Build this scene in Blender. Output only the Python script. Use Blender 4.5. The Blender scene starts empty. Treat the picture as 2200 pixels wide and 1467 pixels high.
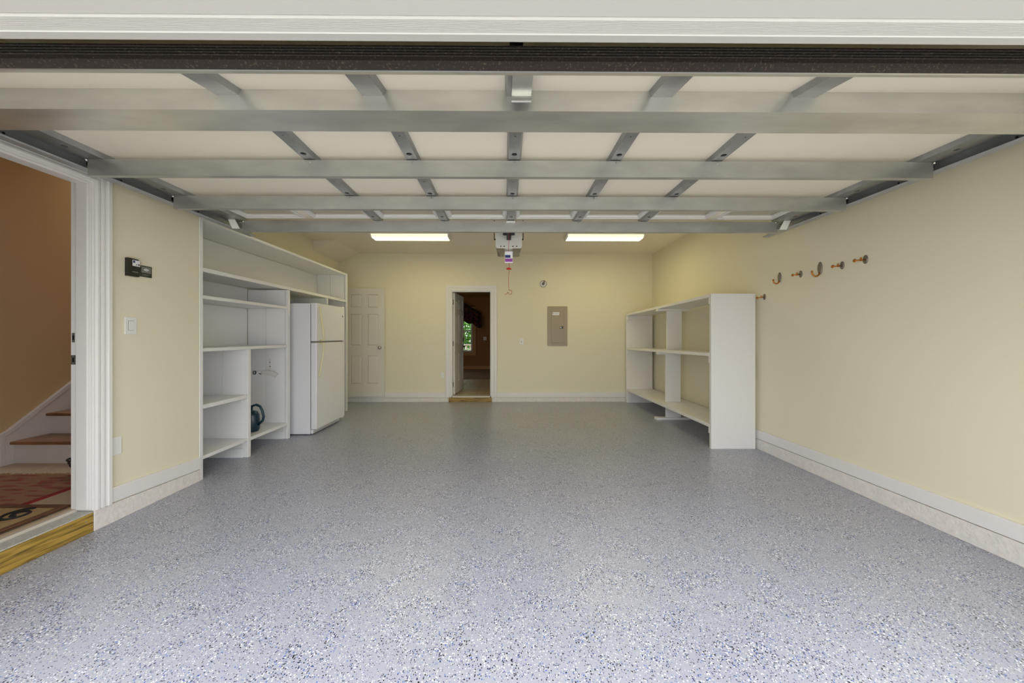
import bpy, bmesh, math, random
from mathutils import Vector, Matrix

random.seed(7)
scene = bpy.context.scene
COL = scene.collection

# ------------------------------------------------------------------ camera
F_PX, W_PX, H_PX = 720.0, 2200.0, 1467.0
EYE = 1.30
cam_data = bpy.data.cameras.new('camera')
cam = bpy.data.objects.new('camera', cam_data)
COL.objects.link(cam)
cam_data.sensor_fit = 'HORIZONTAL'
cam_data.sensor_width = 36.0
cam_data.lens = 36.0 * F_PX / W_PX
cam_data.shift_x = 10.0 / W_PX
cam_data.shift_y = -11.5 / W_PX
cam_data.clip_start = 0.02
cam_data.clip_end = 200
cam.location = (0, 0, EYE)
cam.rotation_euler = (math.radians(90), 0, -0.007)
scene.camera = cam

# ------------------------------------------------------------------ world, exposure
world = bpy.data.worlds.new('world')
scene.world = world
world.use_nodes = True
bg = world.node_tree.nodes['Background']
SKY_STRENGTH = 2.7               # overcast sky: about twice as bright overhead as at the horizon
_wn = world.node_tree
_tc = _wn.nodes.new('ShaderNodeTexCoord')
_sx = _wn.nodes.new('ShaderNodeSeparateXYZ')
_mr = _wn.nodes.new('ShaderNodeMapRange')
_mr.inputs['From Min'].default_value = 0.0
_mr.inputs['From Max'].default_value = 1.0
_mr.inputs['To Min'].default_value = SKY_STRENGTH * 0.48
_mr.inputs['To Max'].default_value = SKY_STRENGTH
_wn.links.new(_tc.outputs['Generated'], _sx.inputs[0])
_wn.links.new(_sx.outputs['Z'], _mr.inputs['Value'])
_wn.links.new(_mr.outputs[0], bg.inputs['Strength'])
bg.inputs['Color'].default_value = (0.96, 0.975, 1.0, 1)
scene.cycles.adaptive_threshold = 0.03
scene.cycles.max_bounces = 6
scene.cycles.diffuse_bounces = 4
scene.cycles.glossy_bounces = 3
scene.cycles.transmission_bounces = 4
scene.cycles.caustics_reflective = False
scene.cycles.caustics_refractive = False
vs = scene.view_settings
vs.view_transform = 'Standard'
vs.look = 'None'
vs.gamma = 1.0
vs.use_curve_mapping = False
vs.exposure = 1.12
TUBE_STRENGTH = 5.0

# ------------------------------------------------------------------ room numbers (metres)
XL, XR = -2.748, 2.924          # left and right wall faces
YB = 6.638                      # back wall face
ZC = 2.931                      # ceiling
XA = -3.27                      # back of the shelving recess
YF = 0.96                       # inner face of the front wall

# ------------------------------------------------------------------ material helpers
MATS = {}

def srgb(r, g, b):
    def f(c):
        c /= 255.0
        return c / 12.92 if c <= 0.04045 else ((c + 0.055) / 1.055) ** 2.4
    return (f(r), f(g), f(b), 1)

def new_mat(name):
    m = bpy.data.materials.new(name)
    m.use_nodes = True
    nt = m.node_tree
    b = nt.nodes['Principled BSDF']
    MATS[name] = m
    return m, nt, b

def pos_node(nt):
    g = nt.nodes.new('ShaderNodeNewGeometry')
    return g.outputs['Position']

def mat(name, col, rough=0.5, metal=0.0, vary=0.0, vscale=8.0, bump=0.0, bscale=60.0, stretch=(1, 1, 1), spec=0.5, coat=0.0):
    """a paint, plastic or metal: one colour with soft noise in tone and a fine relief"""
    m, nt, b = new_mat(name)
    b.inputs['Base Color'].default_value = col
    b.inputs['Roughness'].default_value = rough
    b.inputs['Metallic'].default_value = metal
    b.inputs['Specular IOR Level'].default_value = spec
    b.inputs['Coat Weight'].default_value = coat
    if vary or bump:
        mp = nt.nodes.new('ShaderNodeMapping')
        mp.inputs['Scale'].default_value = stretch
        nt.links.new(pos_node(nt), mp.inputs['Vector'])
    if vary:
        n = nt.nodes.new('ShaderNodeTexNoise')
        n.inputs['Scale'].default_value = vscale
        n.inputs['Detail'].default_value = 4
        nt.links.new(mp.outputs[0], n.inputs['Vector'])
        r = nt.nodes.new('ShaderNodeValToRGB')
        r.color_ramp.elements[0].position = 0.3
        r.color_ramp.elements[1].position = 0.7
        lo = [max(0, c * (1 - vary)) for c in col[:3]] + [1]
        hi = [min(1, c * (1 + vary)) for c in col[:3]] + [1]
        r.color_ramp.elements[0].color = lo
        r.color_ramp.elements[1].color = hi
        nt.links.new(n.outputs['Fac'], r.inputs['Fac'])
        nt.links.new(r.outputs['Color'], b.inputs['Base Color'])
    if bump:
        n2 = nt.nodes.new('ShaderNodeTexNoise')
        n2.inputs['Scale'].default_value = bscale
        n2.inputs['Detail'].default_value = 3
        nt.links.new(mp.outputs[0], n2.inputs['Vector'])
        bp = nt.nodes.new('ShaderNodeBump')
        bp.inputs['Strength'].default_value = bump
        bp.inputs['Distance'].default_value = 0.01
        nt.links.new(n2.outputs['Fac'], bp.inputs['Height'])
        nt.links.new(bp.outputs['Normal'], b.inputs['Normal'])
    return m

def emit_mat(name, col, strength):
    m, nt, b = new_mat(name)
    b.inputs['Base Color'].default_value = (0.9, 0.9, 0.85, 1)
    b.inputs['Emission Color'].default_value = col
    b.inputs['Emission Strength'].default_value = strength
    return m

# walls and trims
mat('wall_paint', srgb(233, 226, 200), 0.6)
mat('ceiling_paint', srgb(240, 232, 214), 0.75)
mat('trim_white', srgb(232, 230, 226), 0.35)
mat('curb_white', srgb(228, 223, 216), 0.6, vary=0.06, vscale=30, bump=0.5, bscale=45)
mat('shelf_white', srgb(234, 234, 232), 0.35)
mat('shelf_worn_white', srgb(234, 232, 228), 0.32, bump=0.15, bscale=18, stretch=(2, 1, 0.2))
mat('door_white', srgb(226, 222, 212), 0.4)
mat('fridge_white', srgb(236, 236, 238), 0.3)
mat('handle_cream', srgb(232, 222, 178), 0.35)
mat('plate_white', srgb(236, 235, 230), 0.35)
mat('vinyl_white', srgb(196, 195, 192), 0.5, bump=0.25, bscale=30, stretch=(0.6, 14, 14))
mat('vinyl_smooth', srgb(200, 199, 196), 0.5)
# metal of the overhead door
mat('galvanized', srgb(190, 191, 186), 0.46, metal=0.8, vary=0.10, vscale=14, stretch=(0.35, 1, 1))
mat('galvanized_bright', srgb(222, 222, 217), 0.40, metal=0.95, vary=0.12, vscale=9, stretch=(0.3, 1, 1))
mat('galvanized_stile', srgb(162, 164, 163), 0.44, metal=0.85, vary=0.08, vscale=14)
mat('galvanized_track', srgb(172, 176, 180), 0.4, metal=0.5, vary=0.10, vscale=10)
mat('panel_cream', srgb(244, 238, 222), 0.5)
mat('wood_edge', srgb(196, 172, 120), 0.6, vary=0.1, vscale=20)
mat('dark_steel', srgb(40, 40, 42), 0.5, metal=0.4)
mat('black_plastic', srgb(22, 22, 24), 0.4)
mat('hole_dark', srgb(8, 8, 8), 0.9)
mat('steel', srgb(190, 188, 182), 0.3, metal=0.9)
mat('brass', srgb(196, 128, 58), 0.35, metal=0.75, vary=0.1, vscale=80)
mat('aged_bronze', srgb(128, 122, 112), 0.45, metal=0.6, vary=0.12, vscale=60)
mat('opener_white', srgb(240, 239, 234), 0.4)
mat('opener_lens', srgb(138, 130, 108), 0.3)
mat('red_plastic', srgb(196, 48, 32), 0.4)
mat('cord_red', srgb(176, 70, 52), 0.8)
mat('paper_white', srgb(236, 236, 240), 0.6)
mat('paper_purple', srgb(150, 70, 160), 0.6)
mat('paper_blue', srgb(40, 60, 110), 0.6)
mat('panel_grey', srgb(160, 148, 126), 0.45, metal=0.15)
mat('control_black', srgb(34, 32, 30), 0.35)
mat('control_green', srgb(34, 44, 34), 0.5)
mat('control_grey', srgb(128, 126, 118), 0.4)
mat('teal_plastic', srgb(22, 52, 68), 0.3)
mat('whisk_white', srgb(218, 216, 209), 0.6)
mat('concrete', srgb(186, 182, 174), 0.8, vary=0.08, vscale=3, bump=0.2, bscale=60)
mat('sill_grey', srgb(186, 184, 177), 0.5, vary=0.16, vscale=70)
mat('grout', srgb(150, 132, 106), 0.8)
mat('hall_wall', srgb(208, 178, 134), 0.65)
mat('room_wall', srgb(158, 116, 62), 0.65)
mat('room_trim', srgb(196, 156, 96), 0.5)
mat('room_carpet', srgb(134, 108, 74), 0.9, vary=0.1, vscale=60)
mat('tile_tan', srgb(200, 178, 148), 0.35, vary=0.06, vscale=12)
mat('stair_white', srgb(226, 220, 216), 0.4)
mat('basket_black', srgb(20, 18, 18), 0.5)
mat('lawn', srgb(70, 110, 40), 0.9, vary=0.3, vscale=8)
mat('leaf_green', srgb(84, 140, 46), 0.6, vary=0.35, vscale=14)
mat('leaf_dark', srgb(46, 92, 34), 0.6, vary=0.35, vscale=14)
mat('bark', srgb(90, 70, 50), 0.9)
mat('rail_white', srgb(232, 234, 236), 0.5)
mat('siding', srgb(226, 226, 222), 0.6)
mat('threshold', srgb(214, 206, 192), 0.4, metal=0.2)
mat('fringe', srgb(170, 140, 100), 0.9)
def make_tube_mat():
    # prismatic lens over two tubes: bright above each tube, dimmer towards the long edges
    m, nt, b = new_mat('tube_light')
    b.inputs['Base Color'].default_value = (0.9, 0.9, 0.85, 1)
    b.inputs['Emission Color'].default_value = (1.0, 0.87, 0.42, 1)
    sx = nt.nodes.new('ShaderNodeSeparateXYZ')
    nt.links.new(pos_node(nt), sx.inputs[0])
    def m1(op, a, v):
        q = nt.nodes.new('ShaderNodeMath'); q.operation = op
        nt.links.new(a, q.inputs[0])
        if v is not None:
            q.inputs[1].default_value = v
        return q.outputs[0]
    d = m1('ABSOLUTE', m1('SUBTRACT', m1('ABSOLUTE', m1('SUBTRACT', sx.outputs['Y'], 5.405), None), 0.052), None)
    mr = nt.nodes.new('ShaderNodeMapRange')
    mr.interpolation_type = 'SMOOTHSTEP'
    mr.inputs['From Min'].default_value = 0.012; mr.inputs['From Max'].default_value = 0.058
    mr.inputs['To Min'].default_value = TUBE_STRENGTH * 1.8; mr.inputs['To Max'].default_value = 0.55
    nt.links.new(d, mr.inputs['Value'])
    nt.links.new(mr.outputs[0], b.inputs['Emission Strength'])
make_tube_mat()

def make_floor_mat():
    m, nt, b = new_mat('epoxy_flake')
    p = pos_node(nt)
    cl = nt.nodes.new('ShaderNodeTexNoise')
    cl.inputs['Scale'].default_value = 7
    cl.inputs['Detail'].default_value = 2
    nt.links.new(p, cl.inputs['Vector'])
    cr = nt.nodes.new('ShaderNodeMapRange')
    cr.inputs['From Min'].default_value = 0.36; cr.inputs['From Max'].default_value = 0.64
    cr.inputs['To Min'].default_value = 0.72; cr.inputs['To Max'].default_value = 1.15
    nt.links.new(cl.outputs['Fac'], cr.inputs['Value'])
    def flakes(scale, size):
        v = nt.nodes.new('ShaderNodeTexVoronoi')
        v.inputs['Scale'].default_value = scale
        nt.links.new(p, v.inputs['Vector'])
        sz = nt.nodes.new('ShaderNodeMath'); sz.operation = 'MULTIPLY'
        sz.inputs[1].default_value = size
        nt.links.new(cr.outputs[0], sz.inputs[0])
        lt = nt.nodes.new('ShaderNodeMath'); lt.operation = 'LESS_THAN'
        nt.links.new(v.outputs['Distance'], lt.inputs[0])
        nt.links.new(sz.outputs[0], lt.inputs[1])
        sp = nt.nodes.new('ShaderNodeSeparateColor')
        nt.links.new(v.outputs['Color'], sp.inputs[0])
        return lt.outputs[0], sp.outputs
    n = nt.nodes.new('ShaderNodeTexNoise')
    n.inputs['Scale'].default_value = 1.3
    n.inputs['Detail'].default_value = 3
    nt.links.new(p, n.inputs['Vector'])
    base = nt.nodes.new('ShaderNodeValToRGB')
    base.color_ramp.elements[0].position = 0.3
    base.color_ramp.elements[1].position = 0.7
    base.color_ramp.elements[0].color = srgb(162, 164, 176)
    base.color_ramp.elements[1].color = srgb(170, 172, 182)
    nt.links.new(n.outputs['Fac'], base.inputs['Fac'])
    last = base.outputs['Color']
    for scale, size, stops in (
            (165, 0.44, ((0.0, None), (0.52, srgb(230, 231, 235)), (0.66, srgb(122, 136, 172)), (0.77, srgb(70, 80, 112)), (0.86, srgb(22, 24, 34)), (0.95, srgb(212, 203, 192)))),
            (105, 0.33, ((0.0, None), (0.58, srgb(234, 234, 236)), (0.69, srgb(84, 110, 178)), (0.79, srgb(14, 16, 22)), (0.91, srgb(44, 56, 96))))):
        mask, rgb = flakes(scale, size)
        r = nt.nodes.new('ShaderNodeValToRGB')
        r.color_ramp.interpolation = 'CONSTANT'
        els = r.color_ramp.elements
        for i, (pp, c) in enumerate(stops):
            e = els[i] if i < 2 else els.new(pp)
            e.position = pp
            e.color = c if c else (0.4, 0.42, 0.5, 1)
        nt.links.new(rgb[0], r.inputs['Fac'])
        gt = nt.nodes.new('ShaderNodeMath'); gt.operation = 'GREATER_THAN'
        gt.inputs[1].default_value = stops[1][0]
        nt.links.new(rgb[0], gt.inputs[0])
        mu = nt.nodes.new('ShaderNodeMath'); mu.operation = 'MULTIPLY'
        nt.links.new(gt.outputs[0], mu.inputs[0]); nt.links.new(mask, mu.inputs[1])
        mx = nt.nodes.new('ShaderNodeMix'); mx.data_type = 'RGBA'
        nt.links.new(mu.outputs[0], mx.inputs[0])
        nt.links.new(last, mx.inputs[6]); nt.links.new(r.outputs['Color'], mx.inputs[7])
        last = mx.outputs[2]
    nt.links.new(last, b.inputs['Base Color'])
    b.inputs['Roughness'].default_value = 0.31
    b.inputs['Specular IOR Level'].default_value = 0.5
    n3 = nt.nodes.new('ShaderNodeTexNoise'); n3.inputs['Scale'].default_value = 90
    nt.links.new(p, n3.inputs['Vector'])
    bp = nt.nodes.new('ShaderNodeBump'); bp.inputs['Strength'].default_value = 0.08; bp.inputs['Distance'].default_value = 0.004
    nt.links.new(n3.outputs['Fac'], bp.inputs['Height']); nt.links.new(bp.outputs['Normal'], b.inputs['Normal'])
make_floor_mat()

def make_wood_mat(name, c1, c2, scale, stretch, rough=0.5):
    m, nt, b = new_mat(name)
    mp = nt.nodes.new('ShaderNodeMapping'); mp.inputs['Scale'].default_value = stretch
    nt.links.new(pos_node(nt), mp.inputs['Vector'])
    n = nt.nodes.new('ShaderNodeTexNoise'); n.inputs['Scale'].default_value = scale; n.inputs['Detail'].default_value = 5
    n.inputs['Distortion'].default_value = 0.6
    nt.links.new(mp.outputs[0], n.inputs['Vector'])
    r = nt.nodes.new('ShaderNodeValToRGB')
    r.color_ramp.elements[0].position = 0.35; r.color_ramp.elements[1].position = 0.6
    r.color_ramp.elements[0].color = c1; r.color_ramp.elements[1].color = c2
    nt.links.new(n.outputs['Fac'], r.inputs['Fac'])
    nt.links.new(r.outputs['Color'], b.inputs['Base Color'])
    b.inputs['Roughness'].default_value = rough
make_wood_mat('treated_lumber', srgb(104, 82, 30), srgb(182, 148, 66), 5, (6, 0.9, 14))
make_wood_mat('treated_lumber_cross', srgb(104, 82, 32), srgb(170, 138, 68), 5, (0.9, 6, 14))
make_wood_mat('stair_oak', srgb(112, 72, 42), srgb(156, 106, 66), 4, (1, 10, 10), 0.3)

def make_seal_mat():
    m, nt, b = new_mat('seal_rubber')
    n = nt.nodes.new('ShaderNodeTexNoise'); n.inputs['Scale'].default_value = 130; n.inputs['Detail'].default_value = 5
    nt.links.new(pos_node(nt), n.inputs['Vector'])
    r = nt.nodes.new('ShaderNodeValToRGB')
    r.color_ramp.elements[0].position = 0.57; r.color_ramp.elements[1].position = 0.82
    r.color_ramp.elements[0].color = srgb(46, 38, 33); r.color_ramp.elements[1].color = srgb(120, 106, 92)
    nt.links.new(n.outputs['Fac'], r.inputs['Fac']); nt.links.new(r.outputs['Color'], b.inputs['Base Color'])
    b.inputs['Roughness'].default_value = 0.75
make_seal_mat()

def make_rug_mat():
    m, nt, b = new_mat('rug_red')
    mp = nt.nodes.new('ShaderNodeMapping'); mp.inputs['Scale'].default_value = (0.32, 1.3, 1)
    nt.links.new(pos_node(nt), mp.inputs['Vector'])
    p = mp.outputs[0]
    v = nt.nodes.new('ShaderNodeTexVoronoi'); v.inputs['Scale'].default_value = 16
    nt.links.new(p, v.inputs['Vector'])
    n = nt.nodes.new('ShaderNodeTexNoise'); n.inputs['Scale'].default_value = 22; n.inputs['Detail'].default_value = 6
    nt.links.new(p, n.inputs['Vector'])
    a = nt.nodes.new('ShaderNodeMath'); a.operation = 'ADD'
    nt.links.new(v.outputs['Distance'], a.inputs[0]); nt.links.new(n.outputs['Fac'], a.inputs[1])
    r = nt.nodes.new('ShaderNodeValToRGB')
    els = r.color_ramp.elements
    els[0].position = 0.45; els[0].color = srgb(110, 44, 40)
    els[1].position = 1.0; els[1].color = srgb(150, 112, 84)
    e = els.new(0.65); e.color = srgb(122, 92, 62)
    e = els.new(0.8); e.color = srgb(150, 66, 62)
    nt.links.new(a.outputs[0], r.inputs['Fac']); nt.links.new(r.outputs['Color'], b.inputs['Base Color'])
    b.inputs['Roughness'].default_value = 0.95
make_rug_mat()
mat('rug_border', srgb(142, 46, 44), 0.95, vary=0.1, vscale=40)
mat('mat_tan', srgb(176, 146, 100), 0.9, vary=0.15, vscale=40)
mat('mat_black', srgb(34, 28, 26), 0.9, vary=0.2, vscale=60)
mat('mat_brown', srgb(110, 74, 50), 0.9, vary=0.25, vscale=30)

def make_valance_mat():
    m, nt, b = new_mat('valance_cloth')
    v = nt.nodes.new('ShaderNodeTexVoronoi'); v.inputs['Scale'].default_value = 14
    nt.links.new(pos_node(nt), v.inputs['Vector'])
    r = nt.nodes.new('ShaderNodeValToRGB')
    r.color_ramp.elements[0].position = 0.1; r.color_ramp.elements[1].position = 0.5
    r.color_ramp.elements[0].color = srgb(120, 50, 40); r.color_ramp.elements[1].color = srgb(44, 22, 26)
    nt.links.new(v.outputs['Distance'], r.inputs['Fac']); nt.links.new(r.outputs['Color'], b.inputs['Base Color'])
    b.inputs['Roughness'].default_value = 0.9
make_valance_mat()

def make_glass_mat(name, rough, col=(1, 1, 1, 1), trans=1.0):
    m, nt, b = new_mat(name)
    b.inputs['Base Color'].default_value = col
    b.inputs['Roughness'].default_value = rough
    b.inputs['Transmission Weight'].default_value = trans
    b.inputs['IOR'].default_value = 1.45
make_glass_mat('frosted_glass', 0.35, srgb(226, 218, 196), 0.35)
make_glass_mat('window_glass', 0.0)

# ------------------------------------------------------------------ mesh helpers
def bx(bm, x0, x1, y0, y1, z0, z1):
    vs_ = [bm.verts.new(p) for p in ((x0, y0, z0), (x1, y0, z0), (x1, y1, z0), (x0, y1, z0),
                                     (x0, y0, z1), (x1, y0, z1), (x1, y1, z1), (x0, y1, z1))]
    for f in ((0, 3, 2, 1), (4, 5, 6, 7), (0, 1, 5, 4), (1, 2, 6, 5), (2, 3, 7, 6), (3, 0, 4, 7)):
        bm.faces.new([vs_[i] for i in f])

def prism(bm, pts, axis, a, b):
    """polygon pts in the two other axes, swept along axis from a to b"""
    def p3(u, v, w):
        return (w, u, v) if axis == 'x' else ((u, w, v) if axis == 'y' else (u, v, w))
    va = [bm.verts.new(p3(u, v, a)) for u, v in pts]
    vb = [bm.verts.new(p3(u, v, b)) for u, v in pts]
    n = len(pts)
    bm.faces.new(va); bm.faces.new(vb[::-1])
    for i in range(n):
        j = (i + 1) % n
        bm.faces.new([va[i], vb[i], vb[j], va[j]])

def tube(bm, pts, r, seg=8, caps=True):
    """round bar along a polyline; r is a number or one radius per point"""
    pts = [Vector(p) for p in pts]
    rr = r if isinstance(r, (list, tuple)) else [r] * len(pts)
    rings = []
    up = None
    for i, p in enumerate(pts):
        t = (pts[min(i + 1, len(pts) - 1)] - pts[max(i - 1, 0)]).normalized()
        if up is None:
            up = Vector((0, 0, 1)) if abs(t.z) < 0.9 else Vector((1, 0, 0))
        s = t.cross(up).normalized()
        up = s.cross(t).normalized()
        rings.append([bm.verts.new(p + rr[i] * (math.cos(k * 2 * math.pi / seg) * s + math.sin(k * 2 * math.pi / seg) * up)) for k in range(seg)])
    for a, b in zip(rings, rings[1:]):
        for k in range(seg):
            bm.faces.new([a[k], a[(k + 1) % seg], b[(k + 1) % seg], b[k]])
    if caps:
        bm.faces.new(rings[0][::-1]); bm.faces.new(rings[-1])

def lathe(bm, prof, origin, axis, seg=16):
    """prof: (radius, height along axis)"""
    o = Vector(origin); ax = Vector(axis).normalized()
    s = ax.orthogonal().normalized(); t = ax.cross(s)
    rings = []
    for r, h in prof:
        r = max(r, 1e-4)
        rings.append([bm.verts.new(o + ax * h + r * (math.cos(k * 2 * math.pi / seg) * s + math.sin(k * 2 * math.pi / seg) * t)) for k in range(seg)])
    for a, b in zip(rings, rings[1:]):
        for k in range(seg):
            bm.faces.new([a[k], a[(k + 1) % seg], b[(k + 1) % seg], b[k]])
    bm.faces.new(rings[0][::-1]); bm.faces.new(rings[-1])

def obj(name, bm, material, parent=None, bevel=0.0, smooth=False, loc=None):
    bmesh.ops.recalc_face_normals(bm, faces=bm.faces)
    me = bpy.data.meshes.new(name)
    bm.to_mesh(me); bm.free()
    if smooth:
        for p in me.polygons:
            p.use_smooth = True
    me.materials.append(MATS[material])
    o = bpy.data.objects.new(name, me)
    COL.objects.link(o)
    if parent is not None:
        o.parent = parent
        o.matrix_parent_inverse = Matrix.Translation(-Vector(parent_world(parent)))
    if loc is not None:
        o.location = loc
    if bevel:
        md = o.modifiers.new('bevel', 'BEVEL'); md.width = bevel; md.segments = 2; md.limit_method = 'ANGLE'
    return o

def parent_world(p):
    v = Vector((0, 0, 0))
    while p is not None:
        v = v + Vector(p.location)
        if p.parent is not None:
            v = v + p.matrix_parent_inverse.translation
        p = p.parent
    return v

def box_obj(name, dims, material, parent=None, bevel=0.0):
    bm = bmesh.new(); bx(bm, *dims)
    return obj(name, bm, material, parent, bevel)

def boxes_obj(name, lst, material, parent=None, bevel=0.0):
    bm = bmesh.new()
    for d in lst:
        bx(bm, *d)
    return obj(name, bm, material, parent, bevel)

def tag(o, label, cat, group=None):
    o['label'] = label; o['category'] = cat
    if group:
        o['group'] = group
    return o

def thing(name, label, cat, loc=(0, 0, 0), group=None):
    e = bpy.data.objects.new(name, None)
    e.empty_display_size = 0.1
    COL.objects.link(e)
    e.location = loc
    return tag(e, label, cat, group)

def struct(o, label=None):
    o['kind'] = 'structure'
    if label:
        o['label'] = label
    return o

def wall_with_holes(bm, make, u0, u1, v0, v1, holes):
    """rectangles of a wall around rectangular holes (u0,u1,v0,v1)"""
    us = sorted({u0, u1, *[h[0] for h in holes], *[h[1] for h in holes]})
    vs2 = sorted({v0, v1, *[h[2] for h in holes], *[h[3] for h in holes]})
    for a, b in zip(us, us[1:]):
        for c, d in zip(vs2, vs2[1:]):
            mu, mv = (a + b) / 2, (c + d) / 2
            if any(h[0] < mu < h[1] and h[2] < mv < h[3] for h in holes):
                continue
            make(a, b, c, d)

def casing(bm, a, b, z0, z1, prof, to3):
    """a moulded architrave swept round three sides of an opening with mitred corners"""
    rows = []
    for w, p in prof:
        rows.append([bm.verts.new(to3(*q, p)) for q in ((a - w, z0), (a - w, z1 + w), (b + w, z1 + w), (b + w, z0))])
    for r0, r1 in zip(rows, rows[1:]):
        for k in range(3):
            bm.faces.new([r0[k], r0[k + 1], r1[k + 1], r1[k]])

# ------------------------------------------------------------------ the garage shell
struct(box_obj('floor', (XA - 0.1, XR + 0.1, 0.9, YB + 0.1, -0.1, 0.0), 'epoxy_flake'), 'blue grey epoxy flake garage floor')
struct(box_obj('driveway', (-12, 12, -14, 0.9, -0.12, -0.012), 'concrete'), 'concrete driveway in front of the garage')

DL = (1.30, 2.27, 0.15, 2.345)           # doorway in the left wall: y0, y1, z0, z1
bm = bmesh.new()
wall_with_holes(bm, lambda a, b, c, d: bx(bm, XL - 0.14, XL, a, b, c, d), YF, 3.03, 0, ZC, [(DL[0], DL[1], 0, DL[3])])
struct(obj('wall_left', bm, 'wall_paint'), 'pale yellow left wall with the stair doorway')
CD = (5.93, 6.58, 0.12, 2.26)
bm = bmesh.new()
bx(bm, XA, XL - 0.14, 2.93, 3.03, 0, ZC)
wall_with_holes(bm, lambda a, b, c, d: bx(bm, XA - 0.1, XA, a, b, c, d), 2.93, YB, 0, ZC, [CD])
struct(obj('wall_recess', bm, 'wall_paint'), 'pale yellow wall of the shelving recess')
bm = bmesh.new()
bx(bm, XA - 0.7, XA - 0.6, CD[0] - 0.1, CD[1] + 0.1, 0, 2.4)
bx(bm, XA - 0.6, XA - 0.1, CD[0] - 0.1, CD[0], 0, 2.4)
bx(bm, XA - 0.6, XA - 0.1, CD[1], CD[1] + 0.1, 0, 2.4)
bx(bm, XA - 0.6, XA - 0.1, CD[0], CD[1], 2.26, 2.4)
bx(bm, XA - 0.6, XA - 0.1, CD[0], CD[1], 0, 0.12)
struct(obj('wall_closet', bm, 'wall_paint'), 'closet under the stairs behind the open door')

struct(box_obj('wall_right', (XR, XR + 0.14, YF, YB, 0, ZC), 'wall_paint'), 'pale yellow right wall')
DB = (-1.06, -0.276, 0.115, 2.194)        # doorway in the back wall: x0, x1, z0, z1
bm = bmesh.new()
wall_with_holes(bm, lambda a, b, c, d: bx(bm, a, b, YB, YB + 0.12, c, d), XA - 0.1, XR + 0.14, 0, ZC, [(DB[0], DB[1], 0, DB[3])])
struct(obj('wall_back', bm, 'wall_paint'), 'pale yellow back wall')
struct(box_obj('ceiling', (XA - 0.1, XR + 0.14, 0.6, YB + 0.12, ZC, ZC + 0.1), 'ceiling_paint'), 'flat cream garage ceiling')
bm = bmesh.new()
prism(bm, [(XA, 2.75), (XA, ZC), (-2.88, ZC)], 'y', 5.72, YB)
struct(obj('ceiling_slope', bm, 'ceiling_paint'), 'sloping cream ceiling strip over the recess')

# front wall with the wide opening; its outside is pale siding
GX0, GX1, GZ = -2.46, 2.56, 2.16
bm = bmesh.new()
wall_with_holes(bm, lambda a, b, c, d: bx(bm, a, b, 0.62, YF, c, d), -4.6, XR + 0.3, 0, ZC + 0.4, [(GX0, GX1, 0, GZ)])
struct(obj('wall_front', bm, 'siding'), 'front wall around the garage opening')
# head of the opening: stepped vinyl trim seen from below
bm = bmesh.new(); bx(bm, GX0 - 0.1, GX1 + 0.1, 0.55, 0.884, 2.143, GZ)
struct(obj('trim_1', bm, 'vinyl_smooth', bevel=0.002), 'smooth white board under the garage opening head')
bm = bmesh.new(); prism(bm, [(0.884, 2.147), (0.889, 2.139), (0.925, 2.137), (0.925, GZ), (0.884, GZ)], 'x', GX0 - 0.1, GX1 + 0.1)
struct(obj('trim_2', bm, 'vinyl_white'), 'wood grained white vinyl strip of the opening head')
bm = bmesh.new(); prism(bm, [(0.925, 2.140), (0.928, 2.134), (0.955, 2.139), (0.962, 2.144), (0.962, GZ), (0.925, GZ)], 'x', GX0 - 0.1, GX1 + 0.1)
struct(obj('trim_3', bm, 'vinyl_smooth'), 'white stop moulding of the opening head')
for n, x0, x1 in ((4, GX0 - 0.1, GX0 + 0.02), (5, GX1 - 0.02, GX1 + 0.1)):
    struct(box_obj('trim_%d' % n, (x0, x1, 0.55, 0.962, 0, 2.143), 'vinyl_smooth', bevel=0.003), 'white side jamb of the garage opening')

# painted concrete curb and baseboards
def strip(name, pts, y0, y1, x0, x1, material, label):
    """board along Y between x0..x1; pts = (z_low, z_high) at y0 and at y1"""
    (a0, a1), (b0, b1) = pts
    bm = bmesh.new()
    v = [bm.verts.new(p) for p in ((x0, y0, a0), (x1, y0, a0), (x1, y0, a1), (x0, y0, a1), (x0, y1, b0), (x1, y1, b0), (x1, y1, b1), (x0, y1, b1))]
    for f in ((0, 1, 2, 3), (7, 6, 5, 4), (0, 4, 5, 1), (1, 5, 6, 2), (2, 6, 7, 3), (3, 7, 4, 0)):
        bm.faces.new([v[i] for i in f])
    return struct(obj(name, bm, material, bevel=0.003), label)

strip('trim_6', ((0, 0.137), (0, 0.103)), 2.252, 3.03, XL, XL + 0.012, 'curb_white', 'rough white painted curb below the left baseboard')
strip('baseboard_left', ((0.142, 0.245), (0.108, 0.212)), 2.34, 3.03, XL, XL + 0.018, 'trim_white', 'white baseboard of the left wall')
strip('trim_7', ((0, 0.140), (0, 0.090)), 1.0, YB, XR - 0.014, XR, 'curb_white', 'rough white painted curb below the right baseboard')
strip('baseboard_right', ((0.146, 0.245), (0.096, 0.195)), 1.0, YB, XR - 0.018, XR, 'trim_white', 'white baseboard of the right wall')
bm = bmesh.new()
bx(bm, XA, DB[0] - 0.05, YB - 0.014, YB, 0, 0.083); bx(bm, DB[1] + 0.02, XR, YB - 0.014, YB, 0, 0.083)
struct(obj('trim_8', bm, 'curb_white', bevel=0.003), 'rough white painted curb along the back wall')
bm = bmesh.new()
bx(bm, XA, DB[0] - 0.115, YB - 0.018, YB, 0.088, 0.19); bx(bm, DB[1] + 0.115, XR, YB - 0.018, YB, 0.088, 0.19)
struct(obj('baseboard_back', bm, 'trim_white', bevel=0.003), 'white baseboard of the back wall')

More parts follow.
